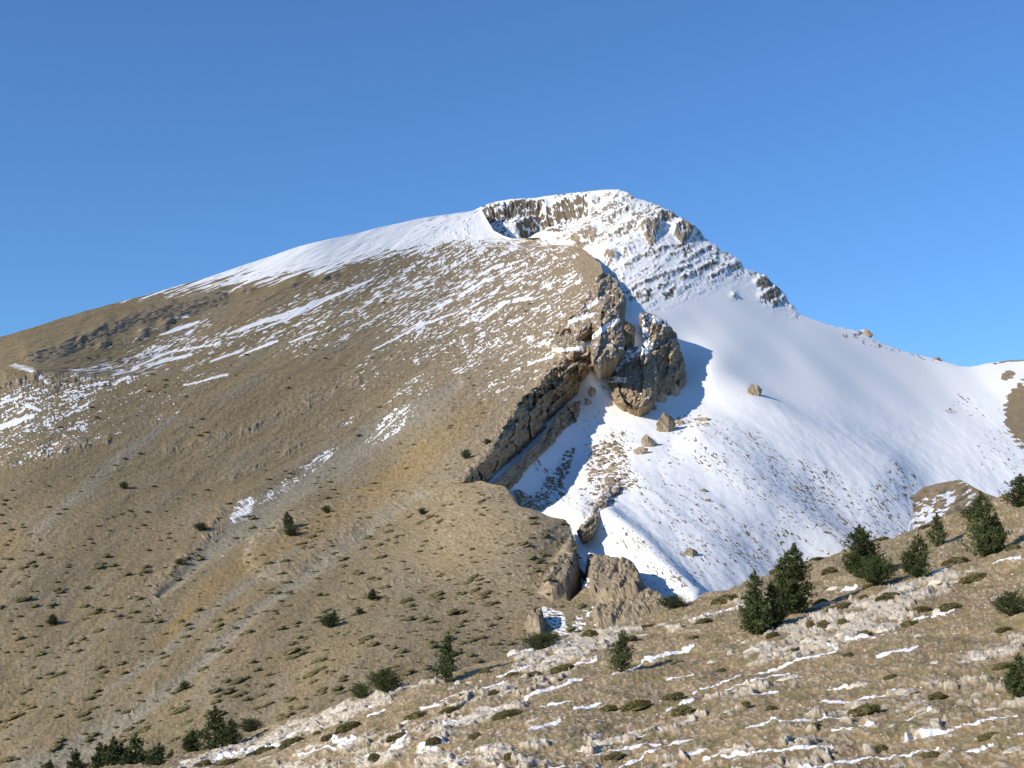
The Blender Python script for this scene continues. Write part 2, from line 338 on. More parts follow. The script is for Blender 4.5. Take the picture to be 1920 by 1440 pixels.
    # ---- bare rock colour
    rc = mixc(TAN, TAND, uni(fbm(x / 14, y / 10, 24, 3)) * 0.55); rc = mixc(rc, PALE, ss(0.55, 0.9, uni(fbm(x / 6, y / 4, 25, 3))) * 0.45)
    col = mixc(col, rc, np.clip(rk, 0, 1)); col = mixc(col, PALE, np.clip(rim * 0.8, 0, 1))
    peb = ss(0.72, 0.85, uni(fbm(x / 3.1, y / 2.4, 27, 2))) * (0.25 + 0.6 * ss(500, 1000, x)) * ss(400, 700, y)
    col = mixc(col, PALE, peb * 0.55)
    dot = ss(0.80, 0.9, uni(fbm(x / 6.5, y / 3.0, 28, 2))) * ss(480, 620, y) * 0.55
    col = mixc(col, C3(0.11, 0.10, 0.055), dot)
    # ---- snow
    up = interp([(-200, 640), (0, 628), (200, 572), (300, 556), (400, 542), (520, 522), (600, 508), (700, 483), (800, 464), (870, 452), (940, 448), (1200, 440)], x)
    cap = ss(14, -14, y - up + 6 * streak) * ss(120, 300, x)
    capd = cap * (0.60 + 0.36 * ss(300, 620, x) + 0.12 * ss(-6, -30, y - up) + 0.2 * ss(-10, -26, y - up) * 0)
    dn = blobs(x, y, [(160, 715, 210, 34, 17, 0.40), (60, 770, 140, 60, 12, 0.36), (60, 830, 140, 50, 12, 0.28), (250, 680, 170, 26, 22, 0.45), (300, 625, 130, 24, 18, 0.22), (420, 640, 190, 30, 24, 0.22),
                      (560, 580, 190, 34, 25, 0.26), (700, 560, 240, 60, 27, 0.30), (880, 540, 230, 80, 29, 0.42), (980, 520, 130, 70, 30, 0.42), (1040, 560, 80, 70, 30, 0.36), (820, 500, 170, 34, 24, 0.50),
                      (900, 470, 120, 26, 18, 0.62), (950, 620, 160, 60, 30, 0.34), (960, 700, 90, 40, 30, 0.25), (800, 640, 200, 50, 30, 0.2), (1040, 645, 60, 20, 14, 0.45),
                      (730, 797, 60, 20, 35, 0.44), (650, 790, 20, 8, 20, 0.3), (770, 745, 70, 30, 40, 0.25), (455, 960, 36, 18, 45, 0.65), (560, 890, 110, 12, 38, 0.42), (420, 1035, 16, 8, 30, 0.4), (250, 760, 200, 60, 20, 0.16)])
    q = uni(an(19, 2.5, 63, 4) * 0.75 + 0.35 * an(90, 12, 167, 2) + 0.45 * fbm(x / 5, y / 3, 67, 2))
    snow = np.clip(0.5 + (dn * (0.80 - 0.10 * ss(400, 560, x) * ss(1000, 800, x)) - q) * 2.6, 0, 1)
    q2 = uni(fbm(a1 / 60, c1 / 3.2, 263, 4) + 0.3 * fbm(x / 6, y / 3, 264, 2))
    snow = np.maximum(snow, np.clip(0.5 + (capd - q2) * 2.2, 0, 1) * (capd > 0.03))
    for pl, ww in (([(428, 624), (500, 596), (575, 570), (640, 546), (700, 520)], [3, 7, 8, 5, 2]), ([(480, 618), (560, 580), (600, 566)], [2, 5, 2]), ([(300, 626), (345, 608), (372, 598)], [2, 6, 3]),
                   ([(130, 694), (230, 690)], [3, 4]), ([(205, 700), (300, 674), (360, 660)], [3, 6, 4]), ([(240, 688), (320, 655), (410, 640)], [2, 4, 2]), ([(310, 598), (350, 590)], [4, 5]),
                   ([(145, 722), (215, 714), (240, 700)], [3, 8, 4]), ([(28, 690), (70, 705), (90, 720)], [5, 6, 3]), ([(0, 758), (40, 744)], [4, 4]), ([(50, 760), (75, 770)], [7, 5]), ([(0, 800), (60, 780)], [10, 8]),
                   ([(450, 662), (520, 634)], [2, 5]), ([(395, 672), (455, 650)], [3, 4]), ([(545, 638), (590, 620)], [3, 4]), ([(345, 720), (425, 700)], [2, 4]), ([(800, 590), (880, 545), (960, 500)], [3, 7, 3]), ([(700, 660), (800, 610), (850, 590)], [2, 4, 2]),
                   ([(870, 540), (930, 500), (985, 485)], [4, 8, 3]), ([(900, 605), (950, 570), (1010, 560)], [3, 8, 4]), ([(960, 690), (1005, 672), (1060, 662)], [2, 4, 3]), ([(700, 820), (745, 780)], [1.5, 1.5])):
        k = strip(x + 0.25 * warp, y + 0.25 * warp, pl, ww); snow = np.maximum(snow, ss(0.1, 0.6, k + 0.35 * (0.4 - q)))
    sl = poly_d(x, y, [(1003, 1136), (1040, 1140), (1060, 1150), (1072, 1196), (1050, 1200), (1020, 1170)])
    snow = np.maximum(snow, ss(-2, 5, sl) * (0.25 + 0.6 * uni(fbm(x / 9, y / 2.6, 77, 2), 0.3)))
    gs = blobs(x, y, [(1094, 1070, 7, 44, 0, 0.72), (1100, 1095, 10, 12, 0, 0.6), (1112, 1030, 18, 8, 0, 0.5), (1092, 1165, 30, 16, 60, 0.32), (1118, 1160, 16, 30, 0, 0.28), (1075, 992, 6, 14, 0, 0.7), (925, 925, 0.1, 0.1, 0, 0)])
    snow = np.maximum(snow, np.clip(0.5 + (gs - uni(fbm(x / 7, y / 5, 79, 3))) * 2.5, 0, 1) * (gs > 0.02))
    snow = snow * (1 - 0.75 * ss(0.5, 0.9, rk) * (dn < 0.6) * (cap < 0.5))
    return h, col, snow
def flank_surface(x, y):
    return place(x, y, BD(x, y))
ys = np.concatenate([np.arange(384, 1200, 2.0), np.arange(1200, 1561, 2.5)])
xl = interp(B_LEFT, ys); xr = interp(B_RIGHT, ys); xl[0] = xr[0] - 3
xr = xr + np.where((ys > 450) & (ys < 912), 2.2 * perlin(ys / 9, ys * 0 + .5, 8), 0)
u = np.linspace(0, 1, 800)
BX = xl[:, None] + (xr - xl)[:, None] * u[None]; BY = ys[:, None] + 0 * BX
P0 = flank_surface(BX, BY); n0 = normals(P0)
hB, cB, sB = flank_fields(BX, BY)
cB = cB * (1 + 0.10 * np.random.RandomState(1).normal(size=BX.shape) * np.ones(1))[..., None]
# keep the ends of the relief low where the slope meets its own rim
PB = P0 + n0 * hB[..., None] * ss(0, 14, (xr[:, None] - BX) + 6)[..., None]
flank = sheet('hillside', PB, cB, sB, M_FAR, back_left=[(15, 4), (60, 30), (200, 130), (500, 380)])
tag(flank, 'broad brown mountain flank streaked with thin snow', None, None, 'structure')
# ================================================================== summit and snow bowl
SX = np.arange(780, 2052, 2.0)
top = interp(S_TOP, SX) + np.where(SX < 1500, 2.0 * perlin(SX / 7, SX * 0 + .5, 9) * ss(1150, 1250, SX) , 0.8 * perlin(SX / 9, SX * 0, 10))
bot = interp([(780, 940), (900, 960), (1000, 1010), (1060, 1080), (1100, 1150), (1200, 1200), (1400, 1170), (1600, 1090), (1800, 1020), (2052, 960)], SX)
v = np.linspace(0, 1, 400)
XX = np.repeat(SX[None], len(v), 0); YY = top[None] + (bot - top)[None] * v[:, None]
def bowl_fields(x, y):
    a, c = rot(x, y, 27)
    summit = ss(40, -20, y - interp([(860, 470), (1000, 480), (1130, 530), (1190, 565), (1240, 570), (1300, 545), (1360, 520), (1400, 512), (1440, 560), (1500, 585), (1540, 500), (2100, 400)], x))
    warp = 9 * fbm(x / 60, y / 60, 401, 3)
    cc = c + warp + 0.03 * a
    h = np.zeros(x.shape); rk = np.zeros(x.shape)
    # thin bedding steps
    for per, A, s in ((17.0, 0.62, 1), (9.1, 0.34, 2)):
        ph = (cc / per + 1.1 * perlin(a / 80, c / 30, 410 + s) + 0.25 * fbm(a / 16, c / 10, 450 + s, 2)) % 1.0; wv = 0.22 * fbm(a / 30, c / 12, 455 + s, 3)
        saw = np.where(ph < 0.62, ph / 0.62, (1 - ph) / 0.38)
        amt = ss(-0.45, 0.25, fbm(a / 38, c / 13, 420 + s, 4)) * summit
        h += A * saw * amt
        rk = np.maximum(rk, ss(0.60 + wv, 0.68 + wv, ph) * ss(0.99, 0.88, ph) * ss(0.25, 0.8, amt) * (0.50 + 0.5 * uni(fbm(x / 4, y / 3, 430 + s, 2))))
    # rock bands
    S = [([(898, 396), (925, 384), (960, 378), (1000, 375), (1020, 374)], 17, 7, 9, 4), ([(962, 424), (985, 404), (1025, 386), (1065, 372), (1104, 365)], 22, 8, 12, 5), ([(1042, 420), (1060, 404), (1082, 398)], 8, 6, 3, 3),
         ([(1066, 452), (1090, 436), (1110, 430), (1122, 430)], 24, 8, 9, 3), ([(1100, 372), (1130, 362), (1150, 358)], 7, 6, 3, 3), ([(1100, 405), (1140, 385), (1180, 366), (1190, 378)], 10, 7, 4, 3), ([(1120, 418), (1150, 400), (1190, 384)], 9, 6, 3.5, 3),
         ([(1130, 448), (1165, 428), (1200, 410), (1250, 396)], 7, 7, 3.5, 3), ([(1195, 430), (1215, 420), (1240, 424)], 40, 8, 11, 4), ([(1256, 436), (1275, 424), (1302, 440)], 30, 8, 10, 4), ([(1225, 408), (1255, 398), (1270, 408)], 14, 7, 5, 3),
         ([(1300, 428), (1312, 424), (1322, 440)], 18, 6, 5, 3), ([(1130, 480), (1150, 478), (1160, 490)], 26, 7, 8, 3), ([(1160, 470), (1175, 466), (1186, 480)], 14, 6, 5, 3), ([(1165, 500), (1200, 478), (1250, 462)], 8, 6, 3, 3),
         ([(1290, 480), (1330, 462), (1360, 470)], 8, 6, 3, 3), ([(1340, 512), (1370, 496), (1392, 490)], 12, 7, 4.5, 3), ([(1280, 520), (1320, 500), (1350, 488)], 6, 6, 2.5, 3), ([(1200, 530), (1260, 508), (1300, 496)], 6, 6, 2.0, 3),
         ([(1412, 534), (1428, 524), (1444, 516)], 20, 6, 6, 3), ([(1420, 560), (1444, 545), (1462, 536)], 18, 6, 6, 3), ([(1440, 572), (1462, 560), (1478, 552)], 11, 5, 4, 2), ([(1478, 578), (1492, 572)], 9, 5, 4, 2), ([(1370, 560), (1374, 552), (1384, 556)], 15, 5, 5, 2),
         ([(1600, 624), (1622, 616), (1632, 626)], 9, 5, 3, 2)]
    for i, (pl, ww, rp, A, jg) in enumerate(S):
        hh, f = scarp(x, y, pl, ww, rp, jg, 500 + i * 3, 6)
        if i < 3:
            t_, al_, L_ = line_t(x, y, pl); e_ = ss(-6, 10, al_) * ss(-6, 10, L_ - al_)
            h -= A * 1.0 * e_ * np.where(t_ < 0, 0, np.where(t_ < ww, t_ / ww, np.exp(-(np.maximum(t_, ww) - ww) / 9.0)))
            h += f * 1.6 * ridged(al_ / 7, t_ / 60, 540 + i, 2)
        else: h += A * hh * (0.6 if i in (8, 9, 10, 12) else 0.35)
        rk = np.maximum(rk, f * ((0.62 + 0.45 * uni(fbm(x / 5, y / 8, 570 + i, 2))) if i < 2 else 0.97 if i in (0, 1, 3, 8, 9, 10, 12, 19, 20, 23) else 0.40 + 0.45 * uni(fbm(x / 5, y / 3.5, 560 + i, 3))))
    cb, ck = cells(x / 7, y / 9, 53); cb2, ck2 = cells(x / 3.4, y / 3.6, 54)
    h += (1.1 * cb + 0.6 * cb2) * np.clip(rk, 0, 1) + 0.35 * fbm(x / 6, y / 4, 61, 2) * summit
    snow = 1 - np.clip(rk, 0, 1) * (0.93 + 0.25 * fbm(x / 5, y / 5, 62, 2))
    snow = np.where(rk > 0.5, np.maximum(snow, 0.62 * ss(0.62, 0.8, uni(cb2 + fbm(x / 8, y / 6, 64, 2), 0.5))), snow)
    # shade-side hollow between the lobe and the upper slope, gentle swells
    t, al, L = line_t(x, y, [(1285, 700), (1400, 770), (1520, 828), (1640, 880), (1760, 930)])
    h += (6 * np.exp(-np.where(t > 0, (t / 85) ** 2, (t / 40) ** 2))) * ss(0, 160, al) * ss(0, 120, L - al) * (1 - 0.0 * al)
    t2, al2, L2 = line_t(x, y, [(1270, 800), (1380, 880), (1480, 960), (1580, 1040)])
    h += 4 * np.exp(-np.where(t2 > 0, (t2 / 50) ** 2, (t2 / 40) ** 2)) * ss(0, 60, al2)
    t3, al3, L3 = line_t(x, y, [(1110, 950), (1180, 1010), (1260, 1090), (1300, 1130)])
    h += 4 * np.exp(-np.where(t3 > 0, (t3 / 30) ** 2, (t3 / 24) ** 2)) * ss(0, 40, al3)
    a4, c4 = rot(x, y, -38)
    h += 1.5 * fbm(a4 / 260, c4 / 90, 65, 2) * (1 - summit) + 0.22 * fbm(a4 / 40, c4 / 14, 66, 3) * ss(700, 850, y)
    # grass and stones showing through the snow
    spk = blobs(x, y, [(1350, 830, 110, 30, -32, 0.20), (1420, 900, 260, 70, -34, 0.28), (1560, 960, 220, 60, -30, 0.34), (1600, 1010, 180, 40, -20, 0.38), (1690, 960, 90, 60, 0, 0.42), (1240, 1000, 240, 120, -38, 0.22), (1330, 1000, 150, 60, -35, 0.26), (1450, 1040, 140, 50, -20, 0.30),
                       (1140, 880, 55, 60, 0, 0.42), (1160, 830, 40, 30, 0, 0.36), (1080, 950, 60, 24, -30, 0.24), (1830, 760, 70, 30, -8, 0.22), (1790, 770, 20, 8, 0, 0.4), (1880, 850, 60, 60, -50, 0.25), (1300, 800, 60, 16, -18, 0.4), (1240, 870, 120, 40, -40, 0.18), (1260, 540, 120, 30, 27, 0.12),
                       (1680, 655, 120, 8, -14, 0.3), (1610, 635, 40, 8, -14, 0.45), (1250, 1090, 60, 30, -35, 0.33), (1035, 900, 18, 60, 40, 0.55), (1000, 950, 40, 20, 10, 0.45), (1100, 790, 40, 60, 30, 0.16), (1160, 720, 50, 30, 0, 0.25), (1690, 912, 60, 30, -30, 0.35), (1450, 760, 260, 60, -30, 0.07)])
    q = uni(fbm(a4 / 12, c4 / 2.0, 67, 3) + 0.25 * fbm(a4 / 50, c4 / 12, 168, 2) + 0.3 * fbm(x / 4, y / 3, 68, 2))
    spk = spk * (0.55 + 0.9 * uni(fbm(a4 / 90, c4 / 16, 169, 3)))
    spot = np.clip(0.5 + (spk * 0.72 - q) * 2.6, 0, 1) * (spk > 0.01)
    spot2 = ss(0.9, 0.97, uni(fbm(x / 4, y / 3, 69, 2), 0.26)) * 0.45 * ss(560, 700, y) * (0.35 + spk)
    snow = snow * (1 - np.clip(spot + spot2, 0, 1) * 0.72)
    br = blobs(x, y, [(1925, 775, 48, 62, 0, 1.0), (1890, 706, 16, 10, 20, 0.8), (1925, 716, 16, 6, 0, 0.6), (1930, 830, 30, 20, 0, 0.5)]) + 1.1 * ss(4, 0, y - interp([(1840, 600), (1860, 683), (1890, 677), (1930, 676), (2100, 650)], x)) * ss(1850, 1890, x)
    bq = uni(fbm(x / 14, y / 5, 70, 3))
    snow = np.minimum(snow, 1 - np.clip(0.5 + (br - bq * 0.85) * 2.5, 0, 1) * (br > 0.02))
    rc = mixc(TAN, TAND, uni(fbm(x / 10, y / 8, 24, 3)) * 0.6)
    band_shade = ss(20, -5, poly_d(x, y, [(895, 385), (1020, 370), (1105, 362), (1100, 400), (1040, 430), (980, 450), (900, 430)]) * -1)  # shade on the summit cliff bands, painted into the rock colour below
    rc = mixc(rc, C3(0.15, 0.115, 0.08), 0.7 * band_shade)
    col = mixc(mixc(rc, PALE * (1 - 0.6 * band_shade[..., None]), 0.45 * uni(fbm(x / 12, y / 6, 74, 2))), OCHRE * 0.9, ss(640, 760, y) * 0.55)
    return h, col, snow
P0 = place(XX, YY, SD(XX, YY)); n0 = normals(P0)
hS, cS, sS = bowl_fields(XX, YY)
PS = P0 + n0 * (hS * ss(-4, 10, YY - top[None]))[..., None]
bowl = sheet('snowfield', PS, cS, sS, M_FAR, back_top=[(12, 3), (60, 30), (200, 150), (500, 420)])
tag(bowl, 'snowy summit ridge and wide snow bowl', None, None, 'structure')

# ================================================================== cliffs (rock relief with depth and a far side)
def crag(name, rows, dl, dr, bulge, label, cat, seed=0, profile=None, snowf=None, depthfn=None, thick=14, px=1.15, jag=2.5, terr=1.5, rough=1.0):
    """rows: (y, xl, xr); dl/dr: distance at the left and the right edge as functions of (x, y)"""
    y0, y1 = rows[0][0], rows[-1][0]; ys = np.arange(y0, y1 + 0.01, px)
    xl = np.interp(ys, [r[0] for r in rows], [r[1] for r in rows]); xr = np.interp(ys, [r[0] for r in rows], [r[2] for r in rows])
    xl = xl + jag * 1.5 * perlin(ys / 10.5, ys * 0 + .3, seed) + jag * 1.0 * perlin(ys / 4.4, ys * 0 + .7, seed + 1)
    xr = xr + jag * 0.9 * perlin(ys / 7.5, ys * 0 + .3, seed + 2) + jag * 0.5 * perlin(ys / 3, ys * 0 + .3, seed + 5)
    xr = np.maximum(xr, xl + 2)
    n = max(12, int((xr - xl).max() / px)); u = np.linspace(0, 1, n)[None]
    X = xl[:, None] + (xr - xl)[:, None] * u; Y = ys[:, None] + 0 * X; wd = (xr - xl)[:, None]
    DL = dl(xl, ys)[:, None]; DR = dr(xr, ys)[:, None]
    t = u if profile is None else profile(u, X, Y)
    D = 1 / ((1 - t) / DL + t / DR)
    end = ss(0, 10, Y - y0) * ss(0, 10, y1 - Y)
    edge = np.clip(np.minimum(u, 1 - u) / 0.24, 0, 1) ** 0.6
    D = D - (bulge(Y) if callable(bulge) else bulge) * edge * np.clip(wd / 60, 0.15, 1.2) * (0.3 + 0.7 * end)
    a, c = rot(X, Y, 38); wx = X + 5 * fbm(X / 24, Y / 24, seed, 3); wy = Y + 5 * fbm(X / 24, Y / 24, seed + 3, 3)
    b1, k1 = cells(wx / 24, wy / 40, seed + 7); b2, k2 = cells(wx / 9, wy / 15, seed + 8); b3, k3 = cells(wx / 4, wy / 6, seed + 9)
    strat = fbm(a / 60, c / 6, seed + 10, 3); flute = ridged(wx / 12 + wy / 60, wy / 70, seed + 11, 3)
    hh = (6.5 * b1 + rough * 1.8 * b2 + rough * 0.6 * b3 - 2.4 * ss(0.07, 0, k1) * ss(-0.1, 0.3, perlin(X / 30, Y / 30, seed + 4)) - 0.7 * ss(0.06, 0, k2) * ss(-0.1, 0.3, perlin(X / 15, Y / 15, seed + 6)) + rough * (2.4 * strat + 3.2 * flute + 1.3 * fbm(X / 9, Y / 12, seed + 2, 4)))
    ta, tc = rot(wx, wy, 45)
    tph = (tc / 23 + 0.35 * perlin(ta / 60, tc / 40, seed + 15)) % 1.0
    saw = np.where(tph < 0.22, 1 - 2 * tph / 0.22, -1 + 2 * (tph - 0.22) / 0.78)         # short ledge, long face
    hh = hh - terr * saw * (0.55 + 0.6 * uni(fbm(ta / 40, tc / 30, seed + 16, 2)))
    sc_ = np.clip(wd / 50, 0.3, 1) * (0.35 + 0.65 * edge)
    D = D - hh * sc_
    P = place(X, Y, D)
    col = mixc(TAN * C3(1.02, 0.99, 0.95), TAND, uni(fbm(X / 12, Y / 9, seed + 12, 3)) * 0.5)
    col = mixc(col, C3(0.40, 0.30, 0.19), ss(0.6, 0.9, uni(fbm(X / 22, Y / 16, seed + 13, 3))) * 0.5)
    nz = normals(P)[..., 2]
    snow = 0.52 * ss(0.5, 0.85, nz) * ss(0.35, 0.7, uni(fbm(X / 8, Y / 5, seed + 14, 2)))
    if snowf is not None: snow = np.maximum(snow, snowf(X, Y, nz, seed))
    # close the body behind
    away = P * np.array([1, 1, 0]); away /= np.linalg.norm(away, axis=-1, keepdims=True)
    back = P + away * (thick * (0.25 + edge))[..., None] - np.array([0, 0, 1.0]) * (thick * 0.3 * edge)[..., None]
    ny, nx = X.shape; i = np.arange(ny * nx).reshape(ny, nx); j = i + ny * nx
    F = [gridfaces(ny, nx), gridfaces(ny, nx, True) + ny * nx,
         np.stack([i[0, :-1], i[0, 1:], j[0, 1:], j[0, :-1]], -1), np.stack([i[-1, 1:], i[-1, :-1], j[-1, :-1], j[-1, 1:]], -1),
         np.stack([i[1:, 0], i[:-1, 0], j[:-1, 0], j[1:, 0]], -1), np.stack([i[:-1, -1], i[1:, -1], j[1:, -1], j[:-1, -1]], -1)]
    me = mesh_from(name, np.concatenate([P.reshape(-1, 3), back.reshape(-1, 3)]), np.concatenate(F), M_ROCK, np.concatenate([col.reshape(-1, 3)] * 2), np.concatenate([snow.ravel()] * 2), True)
    return tag(link(name, me), label, cat)
def ledge_snow(lines, w_):
    def f(X, Y, nz, seed):
        m = np.zeros(X.shape)
        for l in lines: m = np.maximum(m, strip(X, Y, l, w_))
        return ss(0.0, 0.6, m + 0.5 * fbm(X / 6, Y / 4, seed + 20, 2)) * 0.9 * (m > 0)
    return f
bd = lambda x, y: BD(x, y) - 5
sdn = lambda x, y: SD(x, y) - 4
crag('rock_cliff', [(514, 1122, 1146), (520, 1118, 1151), (540, 1112, 1162), (552, 1104, 1167), (560, 1086, 1172), (575, 1078, 1171), (587, 1064, 1168), (600, 1066, 1172), (612, 1062, 1190), (622, 1040, 1190), (634, 1026, 1176), (645, 1026, 1168),
                    (652, 1050, 1166), (662, 1055, 1160), (675, 1042, 1142), (687, 1032, 1112), (697, 1022, 1104), (712, 1014, 1086), (722, 1008, 1084), (737, 990, 1083), (748, 978, 1072), (757, 970, 1062), (777, 957, 1040), (787, 952, 1027),
                    (805, 944, 1020), (837, 927, 985), (852, 920, 968), (872, 898, 946), (890, 880, 928), (905, 868, 909), (918, 858, 894), (926, 862, 890)],
     bd, sdn, lambda Y: 6 * ss(720, 670, Y), 'jagged brown cliff edge running down the ridge above the shaded snow', 'cliff', 700,
     profile=lambda u, X, Y: u, snowf=ledge_snow([[(1068, 610), (1100, 590)], [(1110, 640), (1150, 612)], [(1035, 640), (1020, 655), (1090, 650)], [(1085, 638), (1100, 645)], [(1150, 560), (1160, 572)]], 7), jag=3.2, terr=3.0)
crag('rock_cliff', [(752, 1076, 1088), (760, 1066, 1089), (770, 1053, 1087), (787, 1040, 1081), (796, 1035, 1077), (802, 1030, 1060), (817, 1018, 1048), (830, 1006, 1038), (852, 983, 1014), (866, 970, 1000), (882, 953, 985), (895, 936, 976), (905, 920, 971), (912, 912, 962), (919, 915, 952)],
     lambda x, y: SD(x, y) - 17, lambda x, y: SD(x, y) - 2, 0, 'lower grey brown rock wall below the snow ledge in shade', 'cliff', 760, jag=3.5, terr=1.5)
def tower_snow(X, Y, nz, seed):
    m = blobs(X, Y, [(1165, 672, 30, 14, 20, 0.8), (1150, 690, 16, 8, 0, 0.8), (1205, 640, 16, 30, 0, 0.85), (1230, 600, 36, 8, -20, 0.7), (1215, 652, 26, 8, 20, 0.7), (1155, 712, 26, 7, 0, 0.8), (1208, 612, 10, 14, 0, 0.6)])
    return np.clip(0.5 + (m - uni(fbm(X / 7, Y / 5, seed + 30, 3))) * 2.4, 0, 1) * (m > 0.02)
own = lambda e: (lambda x, y: BD(np.minimum(x, 1130), y) + e)
crag('rock_block', [(512, 1128, 1140), (520, 1118, 1152), (535, 1113, 1160), (550, 1116, 1168), (560, 1121, 1173), (575, 1128, 1173), (590, 1136, 1171), (600, 1143, 1166)], own(-10), own(10), 4, 'squarish tan rock block capping the cliff edge where the jagged rocks begin', 'rock', 901, thick=20, jag=3, rough=0.8, terr=3.0)
crag('rock_ledge', [(543, 1107, 1116), (552, 1100, 1126), (562, 1088, 1134), (572, 1080, 1140), (585, 1066, 1144), (595, 1060, 1146), (605, 1064, 1140), (615, 1070, 1126), (626, 1074, 1104), (636, 1077, 1086)], own(-12), own(0), 5, 'ribbed brown rock bed with a snowy foot just below the capping block', 'rock', 911, thick=20, jag=3, rough=0.8, terr=2.0, snowf=ledge_snow([[(1062, 606), (1075, 600), (1110, 590)], [(1100, 578), (1125, 560)]], 5))
crag('rock_block', [(590, 1146, 1160), (598, 1132, 1166), (610, 1121, 1168), (625, 1111, 1170), (640, 1109, 1171), (655, 1110, 1168), (664, 1108, 1162), (670, 1108, 1156), (677, 1112, 1146)], own(-14), own(6), 5, 'tall lit rock block with snow on its sloping top, lowest of the upper rocks', 'rock', 921, thick=20, jag=3, rough=0.8, terr=2.6, snowf=ledge_snow([[(1112, 632), (1135, 612), (1158, 600)], [(1116, 628), (1150, 606)]], 6))
crag('rock_ledge', [(624, 1060, 1070), (632, 1046, 1082), (640, 1032, 1092), (648, 1026, 1100), (656, 1046, 1106), (662, 1056, 1104), (668, 1066, 1096)], own(-10), own(4), 5, 'dark broken rock step left of the tall lit block', 'rock', 931, thick=16, jag=3, rough=0.9, terr=2.5, snowf=ledge_snow([[(1030, 654), (1060, 656), (1090, 652)]], 5))
crag('rock_tower', [(586, 1204, 1214), (592, 1200, 1230), (602, 1202, 1249), (612, 1204, 1258), (625, 1208, 1266), (640, 1206, 1272), (658, 1206, 1278), (677, 1208, 1283), (692, 1212, 1284), (705, 1214, 1286), (722, 1214, 1284), (737, 1212, 1273), (748, 1206, 1262), (757, 1200, 1252), (766, 1198, 1240), (775, 1206, 1226)],
     lambda x, y: 792 + (700 - y) * 0.55, lambda x, y: 826 + (700 - y) * 0.35, 5, 'big brown rock tower beside the ridge, its right side in shade', 'rock', 820, terr=2.6, rough=0.8, jag=3.6, snowf=tower_snow, thick=22)
crag('rock_buttress', [(650, 1176, 1204), (658, 1164, 1214), (668, 1152, 1222), (677, 1146, 1228), (692, 1136, 1233), (705, 1129, 1234), (714, 1138, 1233), (722, 1146, 1231), (737, 1148, 1230), (748, 1153, 1228), (756, 1160, 1224), (763, 1170, 1216), (769, 1182, 1206)],
     lambda x, y: 786 + (700 - y) * 0.55, lambda x, y: 780 + (700 - y) * 0.55, 7, 'smooth sunlit rock buttress with snow on its left shoulder, in front of the rock tower', 'rock', 826, terr=1.8, rough=0.6, jag=3.2, snowf=tower_snow, thick=18)
crag('rock_spire', [(606, 1181, 1184), (612, 1172, 1188), (625, 1168, 1190), (640, 1168, 1190), (652, 1172, 1186)], lambda x, y: 822 + 0 * x, lambda x, y: 826 + 0 * x, 6, 'small pointed rock spire between the ridge cliff and the rock tower', 'rock', 850, thick=8, jag=1.2)
crag('rock_rib', [(925, 1130, 1142), (935, 1122, 1144), (950, 1114, 1139), (965, 1108, 1131), (980, 1092, 1124), (995, 1082, 1116), (1004, 1086, 1112), (1010, 1090, 1102)], lambda x, y: SD(x, y) - 8, lambda x, y: SD(x, y) - 5, 7, 'narrow brown rock rib crossing the snow above the gully', 'rock', 870, thick=8, jag=2)
crag('rock_rib', [(905, 1140, 1150), (912, 1138, 1164), (922, 1134, 1160), (930, 1128, 1144)], lambda x, y: SD(x, y) - 5, lambda x, y: SD(x, y) - 3, 5, 'short rock hump at the top end of the narrow rib', 'rock', 880, thick=6, jag=2)
crag('rock_step', [(918, 966, 975), (928, 968, 990), (938, 972, 1004), (950, 974, 1008), (958, 990, 1006)], lambda x, y: SD(x, y) - 6, lambda x, y: SD(x, y) - 3, 4, 'dark shaded rock step beside the brown spur top', 'rock', 890, thick=6, jag=2)

# boulders lying on the snow
def rock_mesh(name, seed, mat, sub=3, flat=0.7, sharp=0.35):
    bpy.ops.mesh.primitive_ico_sphere_add(subdivisions=sub, radius=1); o = bpy.context.object; me = o.data
    n = len(me.vertices); V = np.empty(n * 3); me.vertices.foreach_get('co', V); V = V.reshape(-1, 3)
    rs = np.random.RandomState(seed)
    for k in range(16):                                      # cut planes give flat faces and edges
        d = rs.normal(size=3); d /= np.linalg.norm(d); c = 0.62 + rs.rand() * 0.3; t = V @ d
        V = V - np.maximum(t - c, 0)[:, None] * d * 0.95
    V += (fbm(V[:, 0] * 1.6 + V[:, 2], V[:, 1] * 1.6 - V[:, 2] * 1.3, seed, 5, 0.66) * 0.24)[:, None] * V
    V *= np.array([1, 0.75, flat]); me.vertices.foreach_set('co', V.astype(np.float32).ravel())
    me.materials.clear(); me.materials.append(mat); me.update(); me.name = name
    for p in me.polygons: p.use_smooth = False
    bpy.data.objects.remove(o); return me
TANR = [rock_mesh('boulder', 40 + i, M_TAN, 4, 0.85) for i in range(4)]
def on(D, x, y): return Vector(tuple(place(np.array(float(x)), np.array(float(y)), D(np.array([float(x)]), np.array([float(y)]))[0])))
class Surf:
    """looks up a point and normal on the finished mesh of a sheet"""
    def __init__(s, X, Y, P): s.X, s.Y, s.P = X, Y, P; s.N = normals(P)
class SurfRow(Surf):     # rows at constant y
    def __call__(s, x, y):
        j = int(np.clip(np.searchsorted(s.Y[:, 0], y), 0, s.P.shape[0] - 1)); i = int(np.argmin(np.abs(s.X[j] - x))); return s.P[j, i], s.N[j, i]
class SurfCol(Surf):
    def __call__(s, x, y):
        i = int(np.clip(np.searchsorted(s.X[0], x), 0, s.P.shape[1] - 1)); j = int(np.argmin(np.abs(s.Y[:, i] - y))); return s.P[j, i], s.N[j, i]
SB = SurfRow(BX, BY, PB); SS_ = SurfCol(XX, YY, PS)
